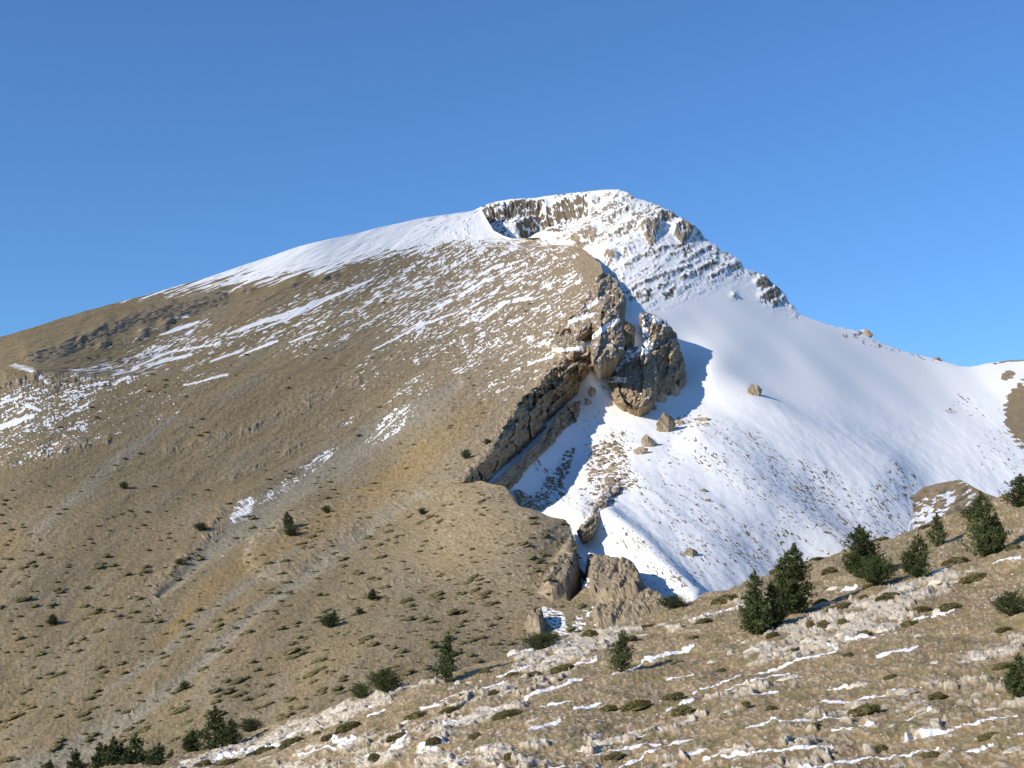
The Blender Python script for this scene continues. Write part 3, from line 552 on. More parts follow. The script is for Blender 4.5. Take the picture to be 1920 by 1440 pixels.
def put(name, me, p, scale, rz=0, tilt=(0, 0)):
    o = link(name, me); o.location = Vector(tuple(p)); o.scale = scale if hasattr(scale, '__len__') else (scale,) * 3
    o.rotation_euler = (tilt[0], tilt[1], rz); return o
def m_per_px(p): return float(np.linalg.norm(p)) / FPX
for i, (x, y, wd, hg, lab) in enumerate([(1411, 753, 26, 32, 'lone upright boulder with a long shadow on the open snow'), (1247, 806, 38, 46, 'tallest of the boulders below the rock tower, standing in snow'),
        (1216, 834, 28, 30, 'rounded boulder just left of the tallest one below the tower'), (1201, 850, 24, 22, 'smallest low boulder at the lower end of the three below the tower'),
        (1275, 796, 16, 14, 'little rock right of the tallest boulder below the tower'), (1293, 1041, 27, 17, 'low rounded boulder alone on the lower snow slope'),
        (1215, 765, 26, 22, 'block leaning at the foot of the rock tower'), (1236, 750, 30, 28, 'dark block under the right foot of the rock tower'), (1262, 740, 28, 34, 'shaded block at the far right foot of the rock tower'),
        (1158, 845, 22, 10, 'flat brown slab at the top of the rubble field'), (1150, 880, 18, 12, 'biggest stone in the middle of the rubble field'), (1118, 886, 16, 10, 'pale stone on the left of the rubble field'),
        (1128, 870, 14, 9, 'small stone near the top left of the rubble field'), (1146, 903, 20, 12, 'brown stone low in the rubble field'), (1628, 630, 16, 18, 'brown rock knob on the skyline of the right ridge'),
        (1755, 669, 12, 6, 'small rock on the skyline near the saddle'), (1764, 671, 8, 5, 'smaller rock just right of another on the skyline near the saddle'), (1487, 930, 12, 8, 'small boulder on the snow right of centre'),
        (1320, 925, 12, 8, 'upper of two small boulders on the speckled snow'), (1326, 945, 12, 8, 'lower of two small boulders on the speckled snow'), (1320, 800, 22, 9, 'low brown rock patch right of the tall boulder'),
        (1110, 740, 14, 20, 'dark rock poking from the shaded snow left of the tower'), (1104, 760, 12, 16, 'second dark rock poking from the shaded snow')]):
    p, n = SS_(x, y); k = m_per_px(p)
    o = put('boulder', TANR[i % 4], p + np.array([0, 0, 0.16 * hg * k]), (wd * k * 0.60, wd * k * 0.56, hg * k * 0.66), rnd.random() * 0.8); tag(o, lab, 'boulder', 'boulders on the snow')
# rubble: nobody could count it
def scatter_mesh(name, items, base, mat, dens_attr=None):
    """items: (point, scale xyz, rot z) of a small base mesh -> one object"""
    n = len(base.vertices); V = np.empty(n * 3); base.vertices.foreach_get('co', V); V = V.reshape(-1, 3)
    F = np.array([list(p.vertices) for p in base.polygons]); out = []; fo = []
    for k, (p, s, r) in enumerate(items):
        c, si = math.cos(r), math.sin(r); W = V * np.array(s); W = np.stack([W[:, 0] * c - W[:, 1] * si, W[:, 0] * si + W[:, 1] * c, W[:, 2]], -1) + np.array(p)
        out.append(W); fo.append(F + k * n)
    return np.concatenate(out), np.concatenate(fo)
lowrock = [rock_mesh('stone', 60 + i, M_TAN, 1, 0.8) for i in range(3)]
def rubble(name, S, fn, count, size, mat, label, smin=0.5):
    items = []
    while len(items) < count:
        x, y = fn()
        p, n = S(x, y); k = m_per_px(p); s = size * k * (smin + rnd.random() ** 3 * 1.8) / 2
        items.append((p + n * s * 0.1, (s * (0.8 + rnd.random() * 0.6), s * (0.8 + rnd.random() * 0.5), s * (0.6 + rnd.random() * 0.5)), rnd.random() * 6.3))
    V, F = scatter_mesh(name, items, lowrock[0], mat)
    return tag(link(name, mesh_from(name, V, F, mat, smooth=False)), label, 'rubble', None, 'stuff')
def in_blob(L):
    def f():
        cx, cy, rx, ry, a = rnd.choices(L, [l[2] * l[3] * l[5] for l in L])[0][:5]
        r = math.sqrt(rnd.random()); t = rnd.random() * 6.283; u_, v_ = r * rx * math.cos(t), r * ry * math.sin(t); a = math.radians(a)
        return cx + u_ * math.cos(a) + v_ * math.sin(a), cy - u_ * math.sin(a) + v_ * math.cos(a)
    return f
rubble('rubble', SS_, in_blob([(1140, 875, 42, 52, 0, 3), (1160, 905, 30, 20, 0, 2), (1120, 930, 40, 30, 0, 1), (1035, 905, 12, 56, -40, 4), (1060, 865, 10, 30, -35, 3), (1000, 945, 34, 16, 10, 2)]), 900, 6.2, M_TAN, 'broken brown stones strewn over the snow below the cliffs')
rubble('rubble', SS_, in_blob([(1300, 960, 260, 60, -35, 1), (1560, 960, 180, 50, -30, 1), (1280, 1080, 90, 26, -30, 1.4), (1340, 810, 90, 20, -20, 1)]), 260, 3.6, M_TAN, 'small stones scattered thinly over the lower snow slope')

# small brown hill in front of the bowl, right
hx = np.arange(1700, 1960, 1.6); ht = interp([(1700, 1010), (1716, 926), (1730, 914), (1760, 906), (1798, 899), (1806, 902), (1830, 916), (1850, 926), (1880, 936), (1920, 940), (1960, 936)], hx)
hv = np.linspace(0, 1, 110); HX = np.repeat(hx[None], 110, 0); HY = ht[None] + (1060 - ht)[None] * hv[:, None]
HDf = lambda x, y: 560 - 1.1 * (y - 900) + 0.10 * np.hypot(x - 1795, 40)
HP = place(HX, HY, HDf(HX, HY)); a, c = rot(HX, HY, 20)
HP = HP + normals(HP) * (0.7 * fbm(a / 30, c / 8, 901, 4) * ss(0, 10, HY - ht[None]))[..., None]
hc = mixc(TAN, OCHRE, uni(fbm(a / 30, c / 8, 902, 3)))
hsn = blobs(HX, HY, [(1780, 935, 60, 18, 10, 0.34), (1750, 950, 46, 22, 10, 0.42), (1800, 905, 20, 8, -20, 0.25), (1720, 980, 60, 30, 0, 0.75), (1830, 945, 40, 14, 0, 0.25)])
hsn = np.clip(0.5 + (hsn - uni(fbm(a / 22, c / 5, 903, 3))) * 2.5, 0, 1) * (hsn > 0.02)
hill = sheet('hill', HP, hc, hsn, M_FAR, back_top=[(8, 3), (40, 20), (120, 80)])
tag(hill, 'small brown hill rising in front of the snow bowl', None, None, 'structure')

# ================================================================== near slope
FX = np.concatenate([np.arange(-200, 2000, 2.0), np.arange(2000, 3300, 8.0)]); ft = interp(F_TOP, FX) + 2.2 * perlin(FX / 23, FX * 0 + .4, 31) + 1.4 * perlin(FX / 8, FX * 0 + .4, 32)
fv = np.concatenate([np.linspace(0, 1, 260), np.linspace(1, 2.6, 12)[1:]])
FXX = np.repeat(FX[None], len(fv), 0); fb = np.maximum(1470, ft + 60)
FYY = ft[None] + (fb - ft)[None] * fv[:, None]
FROCK = [(1420, 1212, 52, 26), (1515, 1190, 44, 34), (1625, 1172, 60, 28), (1660, 1178, 30, 20), (1575, 1186, 34, 22), (1600, 1155, 30, 22), (1755, 1143, 22, 26), (1705, 1103, 46, 20), (1760, 1098, 40, 16), (1870, 1110, 30, 18), (1480, 1272, 46, 18), (1605, 1283, 46, 20), (1400, 1302, 50, 18),
         (1560, 1100, 30, 14), (1545, 1128, 40, 12), (1640, 1140, 34, 18), (1680, 1150, 30, 16), (1840, 1228, 34, 20), (1880, 1214, 30, 18), (1905, 1195, 26, 22), (1750, 1240, 24, 14), (1725, 1195, 22, 12), (860, 1277, 18, 24), (850, 1290, 24, 12), (880, 1275, 16, 12), (780, 1290, 24, 12), (745, 1290, 12, 14),
         (962, 1213, 24, 16), (1100, 1237, 18, 20), (1120, 1235, 14, 16), (1060, 1222, 46, 12), (1035, 1240, 40, 12), (1010, 1218, 26, 14), (1080, 1205, 50, 12), (1140, 1200, 40, 10), (900, 1345, 60, 14), (870, 1358, 46, 12), (935, 1328, 30, 12), (855, 1325, 18, 14), (925, 1345, 18, 18), (1000, 1350, 30, 12),
         (640, 1328, 40, 14), (600, 1345, 34, 12), (700, 1312, 22, 10), (560, 1365, 40, 12), (520, 1380, 34, 12), (620, 1340, 24, 18), (800, 1400, 20, 12), (860, 1430, 40, 18), (880, 1415, 30, 12), (955, 1300, 30, 12), (1010, 1275, 18, 12), (940, 1305, 18, 10), (480, 1400, 40, 10), (430, 1412, 30, 8), (350, 1430, 40, 10),
         (1335, 1235, 22, 12), (1370, 1220, 16, 20), (1395, 1200, 14, 12), (1440, 1222, 34, 14), (1480, 1215, 30, 12), (1540, 1205, 30, 14), (1240, 1168, 26, 8), (1290, 1150, 16, 10), (1350, 1140, 40, 8), (1200, 1190, 30, 8), (1790, 1090, 30, 12), (1820, 1075, 30, 10), (1360, 1330, 34, 12), (1290, 1345, 40, 12), (1240, 1360, 40, 14), (1130, 1395, 46, 14), (1180, 1380, 40, 12),
         (1500, 1385, 24, 10), (1250, 1425, 36, 14), (1730, 1330, 30, 12), (1860, 1340, 40, 14), (1700, 1300, 36, 12), (1880, 1290, 24, 10), (1680, 1420, 30, 12), (1900, 1400, 40, 12), (1010, 1390, 30, 12), (700, 1375, 34, 10), (760, 1350, 24, 10), (590, 1400, 34, 12), (640, 1420, 40, 12), (500, 1425, 34, 10)]
ROCKY = [(1560, 1180, 200, 44, 16, 0.75), (1700, 1120, 130, 26, 20, 0.65), (1860, 1220, 90, 26, 22, 0.55), (1080, 1215, 150, 26, 17, 0.75), (900, 1345, 120, 20, 17, 0.65), (620, 1345, 190, 18, 20, 0.8), (860, 1425, 130, 28, 10, 0.5), (440, 1410, 170, 16, 18, 0.75), (1240, 1370, 190, 16, 15, 0.5), (1430, 1290, 170, 20, 14, 0.4),
         (960, 1290, 190, 24, 17, 0.42), (1350, 1145, 170, 12, 18, 0.45), (700, 1390, 250, 24, 15, 0.45), (1700, 1310, 230, 24, 12, 0.35), (1500, 1400, 400, 50, 10, 0.3), (800, 1280, 80, 14, 15, 0.6), (1850, 1330, 120, 40, 12, 0.35), (640, 1430, 300, 30, 14, 0.5), (1000, 1420, 260, 30, 12, 0.4)]
FSTR = [([(1205, 1246), (1300, 1213)], 6), ([(1150, 1268), (1215, 1243)], 3), ([(1300, 1162), (1392, 1133)], 4), ([(1405, 1262), (1480, 1243), (1570, 1226)], 4.5), ([(1645, 1231), (1722, 1213)], 5), ([(1300, 1300), (1388, 1266)], 3), ([(1568, 1106), (1605, 1098)], 5), ([(1866, 1061), (1916, 1052)], 4), ([(1750, 1074), (1770, 1070)], 4),
        ([(825, 1314), (890, 1293), (950, 1278)], 4), ([(985, 1308), (1040, 1290), (1092, 1276)], 4.5), ([(835, 1362), (935, 1333)], 6), ([(690, 1347), (722, 1333)], 5), ([(790, 1330), (822, 1325)], 5), ([(995, 1372), (1050, 1352)], 6), ([(1078, 1334), (1128, 1324)], 5), ([(540, 1378), (580, 1366)], 4), ([(1010, 1325), (1070, 1318)], 3),
        ([(628, 1394), (668, 1386)], 6), ([(735, 1402), (765, 1380)], 5), ([(640, 1402), (662, 1384)], 4), ([(785, 1418), (830, 1408)], 4), ([(1030, 1442), (1090, 1430)], 4), ([(1160, 1430), (1300, 1390)], 3.5), ([(1400, 1372), (1600, 1340)], 3), ([(1540, 1320), (1680, 1300)], 3), ([(1100, 1418), (1240, 1400)], 3.5), ([(1320, 1420), (1560, 1400)], 4), ([(1500, 1435), (1760, 1400)], 4),
        ([(1730, 1385), (1910, 1350)], 3), ([(1560, 1370), (1640, 1362)], 3), ([(1800, 1410), (1920, 1385)], 3), ([(400, 1425), (520, 1398)], 4), ([(560, 1418), (640, 1400)], 3), ([(965, 1226), (1000, 1216)], 5), ([(1055, 1255), (1120, 1240)], 3), ([(1695, 1352), (1750, 1340)], 3), ([(1690, 1165), (1770, 1150)], 3), ([(1720, 1160), (1790, 1145)], 3),
        ([(1590, 1200), (1640, 1196)], 4), ([(1530, 1205), (1570, 1216)], 5), ([(920, 1240), (960, 1228)], 3), ([(930, 1268), (1000, 1250)], 3), ([(1410, 1310), (1460, 1300)], 5), ([(1550, 1296), (1590, 1288)], 4), ([(1250, 1330), (1300, 1312)], 4), ([(1360, 1290), (1480, 1262)], 2.5), ([(1250, 1272), (1300, 1262)], 2.5), ([(690, 1424), (760, 1406)], 3)]
def near_fields(x, y, P):
    mx, my = P[..., 0], P[..., 1]
    big = fbm(mx / 9, my / 12, 801, 3); mid = fbm(mx / 2.6, my / 3.6, 802, 4); fine = fbm(mx / 0.8, my / 1.3, 803, 3); grain = fbm(mx / 0.25, my / 0.6, 804, 2)
    col = mixc(C3(0.285, 0.195, 0.095), C3(0.215, 0.150, 0.078), uni(mid)); col = mixc(col, C3(0.34, 0.25, 0.13), uni(big) * 0.45)
    h = 0.16 * mid + 0.38 * big + 0.06 * fine + 0.015 * grain
    rocky = blobs(x, y, ROCKY)
    cb, ck = cells(mx / 0.9, my / 1.8, 805); cb2, ck2 = cells(mx / 0.35, my / 0.8, 806)
    rm = ss(0.50, 0.60, rocky * 0.62 + 0.40 * uni(fbm(mx / 1.5, my / 2.6, 807, 3)) + 0.16 * cb)
    peb = ss(0.66, 0.80, uni(fbm(mx / 0.26, my / 0.75, 808, 2)) + 0.12 * rocky + 0.05 * uni(mid))
    h += rm * (0.12 + 0.20 * cb + 0.11 * cb2 - 0.06 * ss(0.12, 0, ck)) + 0.04 * peb
    stone = mixc(C3(0.56, 0.49, 0.385), C3(0.42, 0.355, 0.265), uni(fbm(mx / 0.4, my / 0.9, 809, 3)))
    col = mixc(col, stone, np.clip(rm * 0.92 + peb * 0.5, 0, 1))
    ol = ss(0.66, 0.8, uni(fbm(mx / 1.9, my / 3.4, 810, 3))) * (1 - rm)
    col = mixc(col, C3(0.17, 0.145, 0.06), ol * 0.55)
    q = fbm(mx / 0.9, my / 1.4, 811, 3)
    sn = np.zeros(x.shape)
    for pl, w_ in FSTR:
        bx0, bx1 = min(p[0] for p in pl) - 20, max(p[0] for p in pl) + 20; by0, by1 = min(p[1] for p in pl) - 20, max(p[1] for p in pl) + 20
        m = (x > bx0) & (x < bx1) & (y > by0) & (y < by1)
        if m.any():
            sx = strip(x[m], y[m] + 3.0 * fbm(x[m] / 26, y[m] * 0, 812, 2), pl, w_ * 0.64); sn[m] = np.maximum(sn[m], ss(0.05, 0.5, sx + 0.95 * q[m] * (sx > 0) - 0.05))
    dn = -0.02 + 0.06 * ss(1300, 1450, y) + 0.03 * rocky
    s2 = np.clip(0.5 + (dn - uni(fbm(mx / 2.4, my / 1.0, 813, 4) + 0.3 * fbm(mx / 0.5, my / 0.8, 814, 2))) * 3.2, 0, 1)
    sn = np.maximum(sn, s2 * ss(0, 14, y - interp(F_TOP, x)))
    h += 0.04 * sn
    return h, col, sn
P0 = place(FXX, FYY, FD(FXX, FYY)); n0 = normals(P0)
hF, cF, sF = near_fields(FXX, FYY, P0)
cF = cF * (1 + 0.12 * np.random.RandomState(2).normal(size=FXX.shape))[..., None]
PF = P0 + n0 * hF[..., None]
nearsl = sheet('ground', PF, cF, sF, M_NEAR, back_top=[(3, 0.6), (10, 3.5), (30, 14), (80, 45), (180, 110)])
tag(nearsl, 'near stony brown slope with thin snow strips', None, None, 'structure')
SF = SurfCol(FXX, FYY, PF)

# valley floor under everything, out to the horizon
me = mesh_from('valley_floor', [(-9000, -9000, -150), (9000, -9000, -150), (9000, 9000, -150), (-9000, 9000, -150)], [(0, 1, 2, 3)], M_FAR, [OLIVE] * 4, [0] * 4)
tag(link('valley_floor', me), 'brown valley floor', None, None, 'structure')

LAB = []
# ------------------------------------------------------------------ pale rocks on the near slope
ROCKS = [rock_mesh('limestone_rock', 80 + i, M_STONE, 3, 0.62) for i in range(7)]
for i, (x, y, wd, hg) in enumerate(FROCK):
    p, n = SF(x, y + hg * 0.25); k = m_per_px(p)
    o = put('limestone_rock', ROCKS[i % 7], p - np.array([0, 0, 0.12 * hg * k]), (wd * k / 2 * 1.1, wd * k / 2 * 0.9, hg * k / 2 / 0.62 * 0.95), (rnd.random() - 0.5) * 0.8, (0.1, -0.24))
    LAB.append((o, x, y, 'large' if wd > 38 else 'small' if wd < 24 else 'middling', 'pale limestone rock', 'rock', 'pale rocks on the near slope'))
near_items = []
def nr():
    while True:
        x = rnd.uniform(300, 1940); y = rnd.uniform(900, 1460)
        if y > interp(F_TOP, x) + 4: return x, y
lowpale = rock_mesh('stone', 90, M_STONE, 1, 0.7)
for q_ in range(5200):
    x, y = nr(); xa, ya = np.array([x]), np.array([y]); a, c = rot(xa, ya, 15)
    if uni(fbm(a / 70, c / 16, 821, 3))[0] < rnd.random() * 0.9 + 0.1 and rnd.random() < 0.8: continue
    p, n = SF(x, y); k = m_per_px(p); s = k * (1.4 + rnd.random() ** 4 * 6.5) * 0.62
    near_items.append((p, (s * rnd.uniform(0.8, 1.5), s * rnd.uniform(0.8, 1.2), s * rnd.uniform(0.5, 0.9)), rnd.random() * 6.3))
V, F = scatter_mesh('pebbles', near_items, lowpale, M_STONE)
tag(link('loose_stones', mesh_from('loose_stones', V, F, M_STONE, smooth=False)), 'small pale stones littering the near slope', 'stones', None, 'stuff')

# ------------------------------------------------------------------ leaves, shrubs, pines
def tufts(cent, size, dirs, nb, rs, wide=0.28):
    """little sprays of pointed leaves"""
    V = []; 
    for c, s, d in zip(cent, size, dirs):
        for b in range(nb):
            v_ = d + rs.normal(size=3) * 0.65; v_ /= np.linalg.norm(v_); t = np.cross(v_, rs.normal(size=3)); t /= np.linalg.norm(t) + 1e-9
            V += [c - t * s * wide * 0.5, c + t * s * wide * 0.5, c + v_ * s]
    V = np.array(V); return V, np.arange(len(V)).reshape(-1, 3)
def make_pine(seed, slim, stems=1, bushy=False):
    """1 m tall pine: trunk with limbs, crown of needle sprays"""
    rs = np.random.RandomState(seed); TV = []; TF = []; cen = []; siz = []; dr = []; shade = []
    def tube(a, b, r0, r1):
        a, b = np.array(a), np.array(b); d = b - a; d = d / (np.linalg.norm(d) + 1e-9); t = np.cross(d, [0.3, 0.9, 0.1]); t /= np.linalg.norm(t); bt = np.cross(d, t); n = sum(len(v_) for v_ in TV)
        ring = lambda c, r: [c + r * (math.cos(k * 1.047) * t + math.sin(k * 1.047) * bt) for k in range(6)]
        TV.append(np.array(ring(a, r0) + ring(b, r1)))
        for k in range(6): TF.append((n + k, n + (k + 1) % 6, n + 6 + (k + 1) % 6, n + 6 + k))
    st = [(0, 0, 1.0)] + [((rs.rand() - 0.5) * slim * 1.3, (rs.rand() - 0.5) * slim, 0.55 + rs.rand() * 0.35) for _ in range(stems - 1)]
    for sx, sy, sh in st:
        lean = (rs.rand(2) - 0.5) * 0.10
        pts = [np.array([sx * min(1, t * 3) + lean[0] * t, sy * min(1, t * 3) + lean[1] * t, t * sh * 0.93 - 0.03]) for t in np.linspace(0, 1, 7)]
        for i in range(6): tube(pts[i], pts[i + 1], 0.032 * sh * (1 - i / 6.5), 0.032 * sh * (1 - (i + 1) / 6.5))
        nl = 15 if not bushy else 9
        for L in range(nl):
            t = 0.03 + 0.95 * (L + rs.rand() * 0.6) / nl; base = np.array([np.interp(t, np.linspace(0, 1, 7), [p[k] for p in pts]) for k in range(3)])
            prof = slim * sh * ((1 - t) ** 0.75 * (0.72 + 0.28 * min(1, t * 5)) + 0.05) * (1.0 if not bushy else (1.25 * math.sqrt(max(0.05, 1 - t * t)) / max(0.2, (1 - t) ** 0.75)))
            nbm = rs.randint(4, 7)
            for b in range(nbm):
                az = b * 6.283 / nbm + rs.rand() * 1.1 + L; R_ = prof * (0.45 + rs.rand() * 0.80); rise = R_ * (0.25 + 0.5 * rs.rand())
                tip = base + np.array([math.cos(az) * R_, math.sin(az) * R_, rise]); tube(base, tip, 0.008 * sh, 0.002)
                ns = int(4 + 30 * R_ / 0.35 * (0.6 if bushy else 0.75)); sh_ = 0.75 + 0.5 * rs.rand()
                for s in range(ns):
                    q_ = 0.18 + 0.87 * rs.rand() ** 0.7; jit = rs.normal(size=3) * 0.028 * (0.6 + R_ * 2)
                    cen.append(base + (tip - base) * q_ + jit); siz.append(0.040 + 0.022 * rs.rand()); dr.append(np.array([math.cos(az) * 0.5, math.sin(az) * 0.5, 0.85])); shade.append(sh_)
        for s in range(14): cen.append(pts[-1] + np.array([0, 0, 0.05 * rs.rand()]) + rs.normal(size=3) * 0.010); siz.append(0.05); dr.append(np.array([0, 0, 1.0])); shade.append(1.0)
    V, F = tufts(cen, siz, dr, 5, rs, 0.30)
    g = np.repeat(np.array(shade), 15) * np.repeat(0.8 + 0.4 * rs.rand(len(cen)), 15); yel = np.repeat(rs.rand(len(cen)), 15)
    col = np.stack([0.062 + 0.036 * yel, 0.084 + 0.032 * yel, 0.034 + 0.008 * yel], -1) * g[:, None]
    cm = mesh_from('crown', V, F, M_NEEDLE, col, None, False, 'leaf_colour')
    tm = mesh_from('trunk', np.concatenate(TV), TF, M_BARK, smooth=True)
    return tm, cm
PV = [make_pine(1, 0.34), make_pine(2, 0.30, 2), make_pine(3, 0.36, 3), make_pine(4, 0.26), make_pine(5, 0.40, 2), make_pine(6, 0.5, 3, True), make_pine(7, 0.36, 2)]
def pine(S, x, yb, hgt, wd, var, label, group, rz=None, name='pine_tree', p=None):
    if p is None: p, n = S(x, yb)
    k = m_per_px(p); Hm = hgt * k * 1.02
    base_w = [0.34, 0.30, 0.36, 0.26, 0.40, 0.5, 0.36][var] * (1.75 if var != 5 else 1.9); sx = wd * 0.90 * k / base_w
    e = bpy.data.objects.new(name, None); sc.collection.objects.link(e); e.empty_display_size = 0.5
    e.location = Vector(tuple(p)); e.rotation_euler = (0, 0, rnd.random() * 6.28 if rz is None else rz); e.scale = (sx, sx, Hm)
    tag(e, label, 'pine tree' if name == 'pine_tree' else 'pine bush', group)
    link('trunk', PV[var][0], e); link('crown', PV[var][1], e); return e
G1 = 'pines on the near slope'
for a in [(1418, 1190, 117, 66, 1, 'tall dense pine at the left end of the right hand row'), (1452, 1180, 80, 50, 6, 'shorter pine squeezed between two taller pines of the row'), (1490, 1150, 128, 84, 2, 'broad many topped pine behind the left end of the row'),
          (1620, 1085, 96, 78, 2, 'wide twin topped pine standing alone in the middle of the row'), (1642, 1103, 50, 64, 5, 'low pine bush at the foot of the twin topped pine'), (1722, 1086, 78, 60, 4, 'open sparse pine leaning in front of a narrow one'),
          (1757, 1022, 60, 38, 0, 'narrow pointed pine on the skyline behind the sparse one'), (1846, 1042, 116, 76, 4, 'large pine with pointed top near the right end of the row'), (1822, 970, 22, 36, 5, 'round pine bush behind the large pine at the right'),
          (1912, 950, 58, 62, 6, 'dark pine cut off by the right edge of the view'), (1898, 1161, 42, 46, 5, 'small bright green pine bush near the right edge'), (1916, 1312, 76, 50, 1, 'thin pine low on the right edge'),
          (1166, 1263, 76, 54, 0, 'lone squat pine in the middle of the near slope with a long shadow'), (835, 1281, 92, 48, 3, 'narrow upright dark pine on the rim of the near slope'), (725, 1300, 42, 56, 5, 'rounded low pine left of the narrow upright one'),
          (676, 1314, 28, 32, 5, 'small pine bush on the rim left of the rounded one'), (1012, 1220, 34, 44, 5, 'pine bush beside the dark rock at the foot of the spur'), (1030, 1212, 22, 28, 5, 'little bush at the right side of the pine bush by the dark rock'), (1264, 1139, 24, 46, 5, 'low spreading pine bush on the rim at the end of the snow'),
          (402, 1405, 78, 62, 0, 'tallest pine of the small group left of the rim'), (362, 1408, 42, 38, 6, 'short pine on the left side of the small group at the rim'), (436, 1398, 46, 40, 6, 'short pine on the right side of the small group at the rim'), (466, 1372, 24, 40, 5, 'flat pine bush behind the small group at the rim')]:
    pine(SF, *a, G1, name='pine_bush' if a[4] == 5 else 'pine_tree')
G2 = 'pines in the bottom left corner'
for i, (x, yt, wd, var, dd, lab) in enumerate([(140, 1412, 34, 0, 140, 'leftmost full pine at the bottom edge'), (180, 1401, 34, 3, 138, 'slender pine second from the left at the bottom edge'), (214, 1390, 46, 2, 135, 'broad pine left of the tallest one at the bottom edge'), (252, 1384, 46, 1, 134, 'tallest pine in the cluster at the bottom edge'),
        (290, 1400, 42, 6, 132, 'rounded pine at the right side of the bottom cluster'), (317, 1412, 26, 0, 131, 'small pine at the right tip of the bottom cluster'), (92, 1431, 30, 6, 145, 'pine whose top barely shows at the bottom left')]):
    hg = 1490 - yt; p = place(np.array(float(x)), np.array(1490.0), np.array(float(dd)))
    pine(None, x, 1490, hg, wd * 1.5, var, lab, G2, p=p)
G3 = 'far pines on the brown flank'
for a in [(538, 996, 30, 22, 6, 'small dark pine on the rocky spur of the flank, upper of a pair'), (544, 1012, 20, 26, 5, 'lower bushy pine touching the one above it on the spur'), (618, 1180, 26, 26, 5, 'dark bush pine on the flank right above the lower rim'), (628, 1170, 24, 16, 0, 'pointed pine behind a dark bush pine on the flank'),
          (700, 1123, 22, 20, 6, 'small pine on the flank below the spur'), (676, 1153, 12, 14, 5, 'tiny pine bush below the small pine on the flank'), (96, 1174, 20, 22, 6, 'single dark pine far left on the lower flank'), (874, 857, 18, 18, 5, 'dark pine close to the cliff edge on the upper flank'), (345, 1284, 16, 14, 5, 'little pine in the scree at the lower left'),
          (378, 998, 15, 20, 5, 'dark pine by the pale rocks left of the scree'), (913, 832, 12, 16, 5, 'grey green bush at the cliff edge'), (232, 920, 13, 12, 5, 'tiny pine on the left middle flank'), (612, 962, 14, 16, 5, 'small dark bush on the top of the spur'), (792, 966, 13, 14, 5, 'small bush on the ridge line right of the spur'), (338, 1060, 12, 14, 5, 'small bush left of the spur foot')]:
    pine(SB, *a, G3, name='pine_bush' if a[4] == 5 else 'pine_tree')

def shrub_mesh(seed, ntuft, leaf, sub=3):
    rs = np.random.RandomState(seed)
    bpy.ops.mesh.primitive_ico_sphere_add(subdivisions=sub, radius=1); o = bpy.context.object; me = o.data; n = len(me.vertices); V = np.empty(n * 3); me.vertices.foreach_get('co', V); V = V.reshape(-1, 3)
    F = np.array([list(p.vertices) for p in me.polygons]); bpy.data.objects.remove(o)
    V = V * (1 + 0.30 * fbm(V[:, 0] * 1.3 + seed, V[:, 1] * 1.6 + V[:, 2], seed, 3))[:, None]; V[:, 2] = np.maximum(V[:, 2], -0.25) * 0.95
    V *= 0.93
    c = np.stack([0.130 + 0 * V[:, 0], 0.116 + 0 * V[:, 0], 0.052 + 0 * V[:, 0]], -1) * (0.85 + 0.35 * uni(fbm(V[:, 0] * 3, V[:, 1] * 3, seed + 2, 2)))[:, None]
    if ntuft:
        d = rs.normal(size=(ntuft, 3)); d[:, 2] = np.abs(d[:, 2]); d /= np.linalg.norm(d, axis=1, keepdims=True)
        r = 0.93 * (1 + 0.30 * fbm(d[:, 0] * 1.3 + seed, d[:, 1] * 1.6 + d[:, 2], seed, 3))
        tv, tf = tufts(d * r[:, None] * np.array([1, 1, 0.95]), leaf * (0.6 + 0.8 * rs.rand(ntuft)), d + np.array([0, 0, 0.4]), 3, rs, 0.5)
        g = np.repeat(rs.rand(ntuft), 9); tc = np.stack([0.145 + 0.07 * g, 0.130 + 0.05 * g, 0.056 + 0.015 * g], -1) * (0.75 + 0.5 * np.repeat(rs.rand(ntuft), 9))[:, None]
        V2 = np.concatenate([V, tv]); F2 = np.concatenate([F, tf + n]); return mesh_from('cushion_shrub', V2, F2, M_SHRUB, np.concatenate([c, tc]), None, False, 'leaf_colour')
    return mesh_from('cushion_shrub', V, F, M_SHRUB, c, None, True, 'leaf_colour')
SH = [shrub_mesh(200 + i, 900, 0.14) for i in range(5)]; SHF = [shrub_mesh(220 + i, 90, 0.22, 2) for i in range(4)]
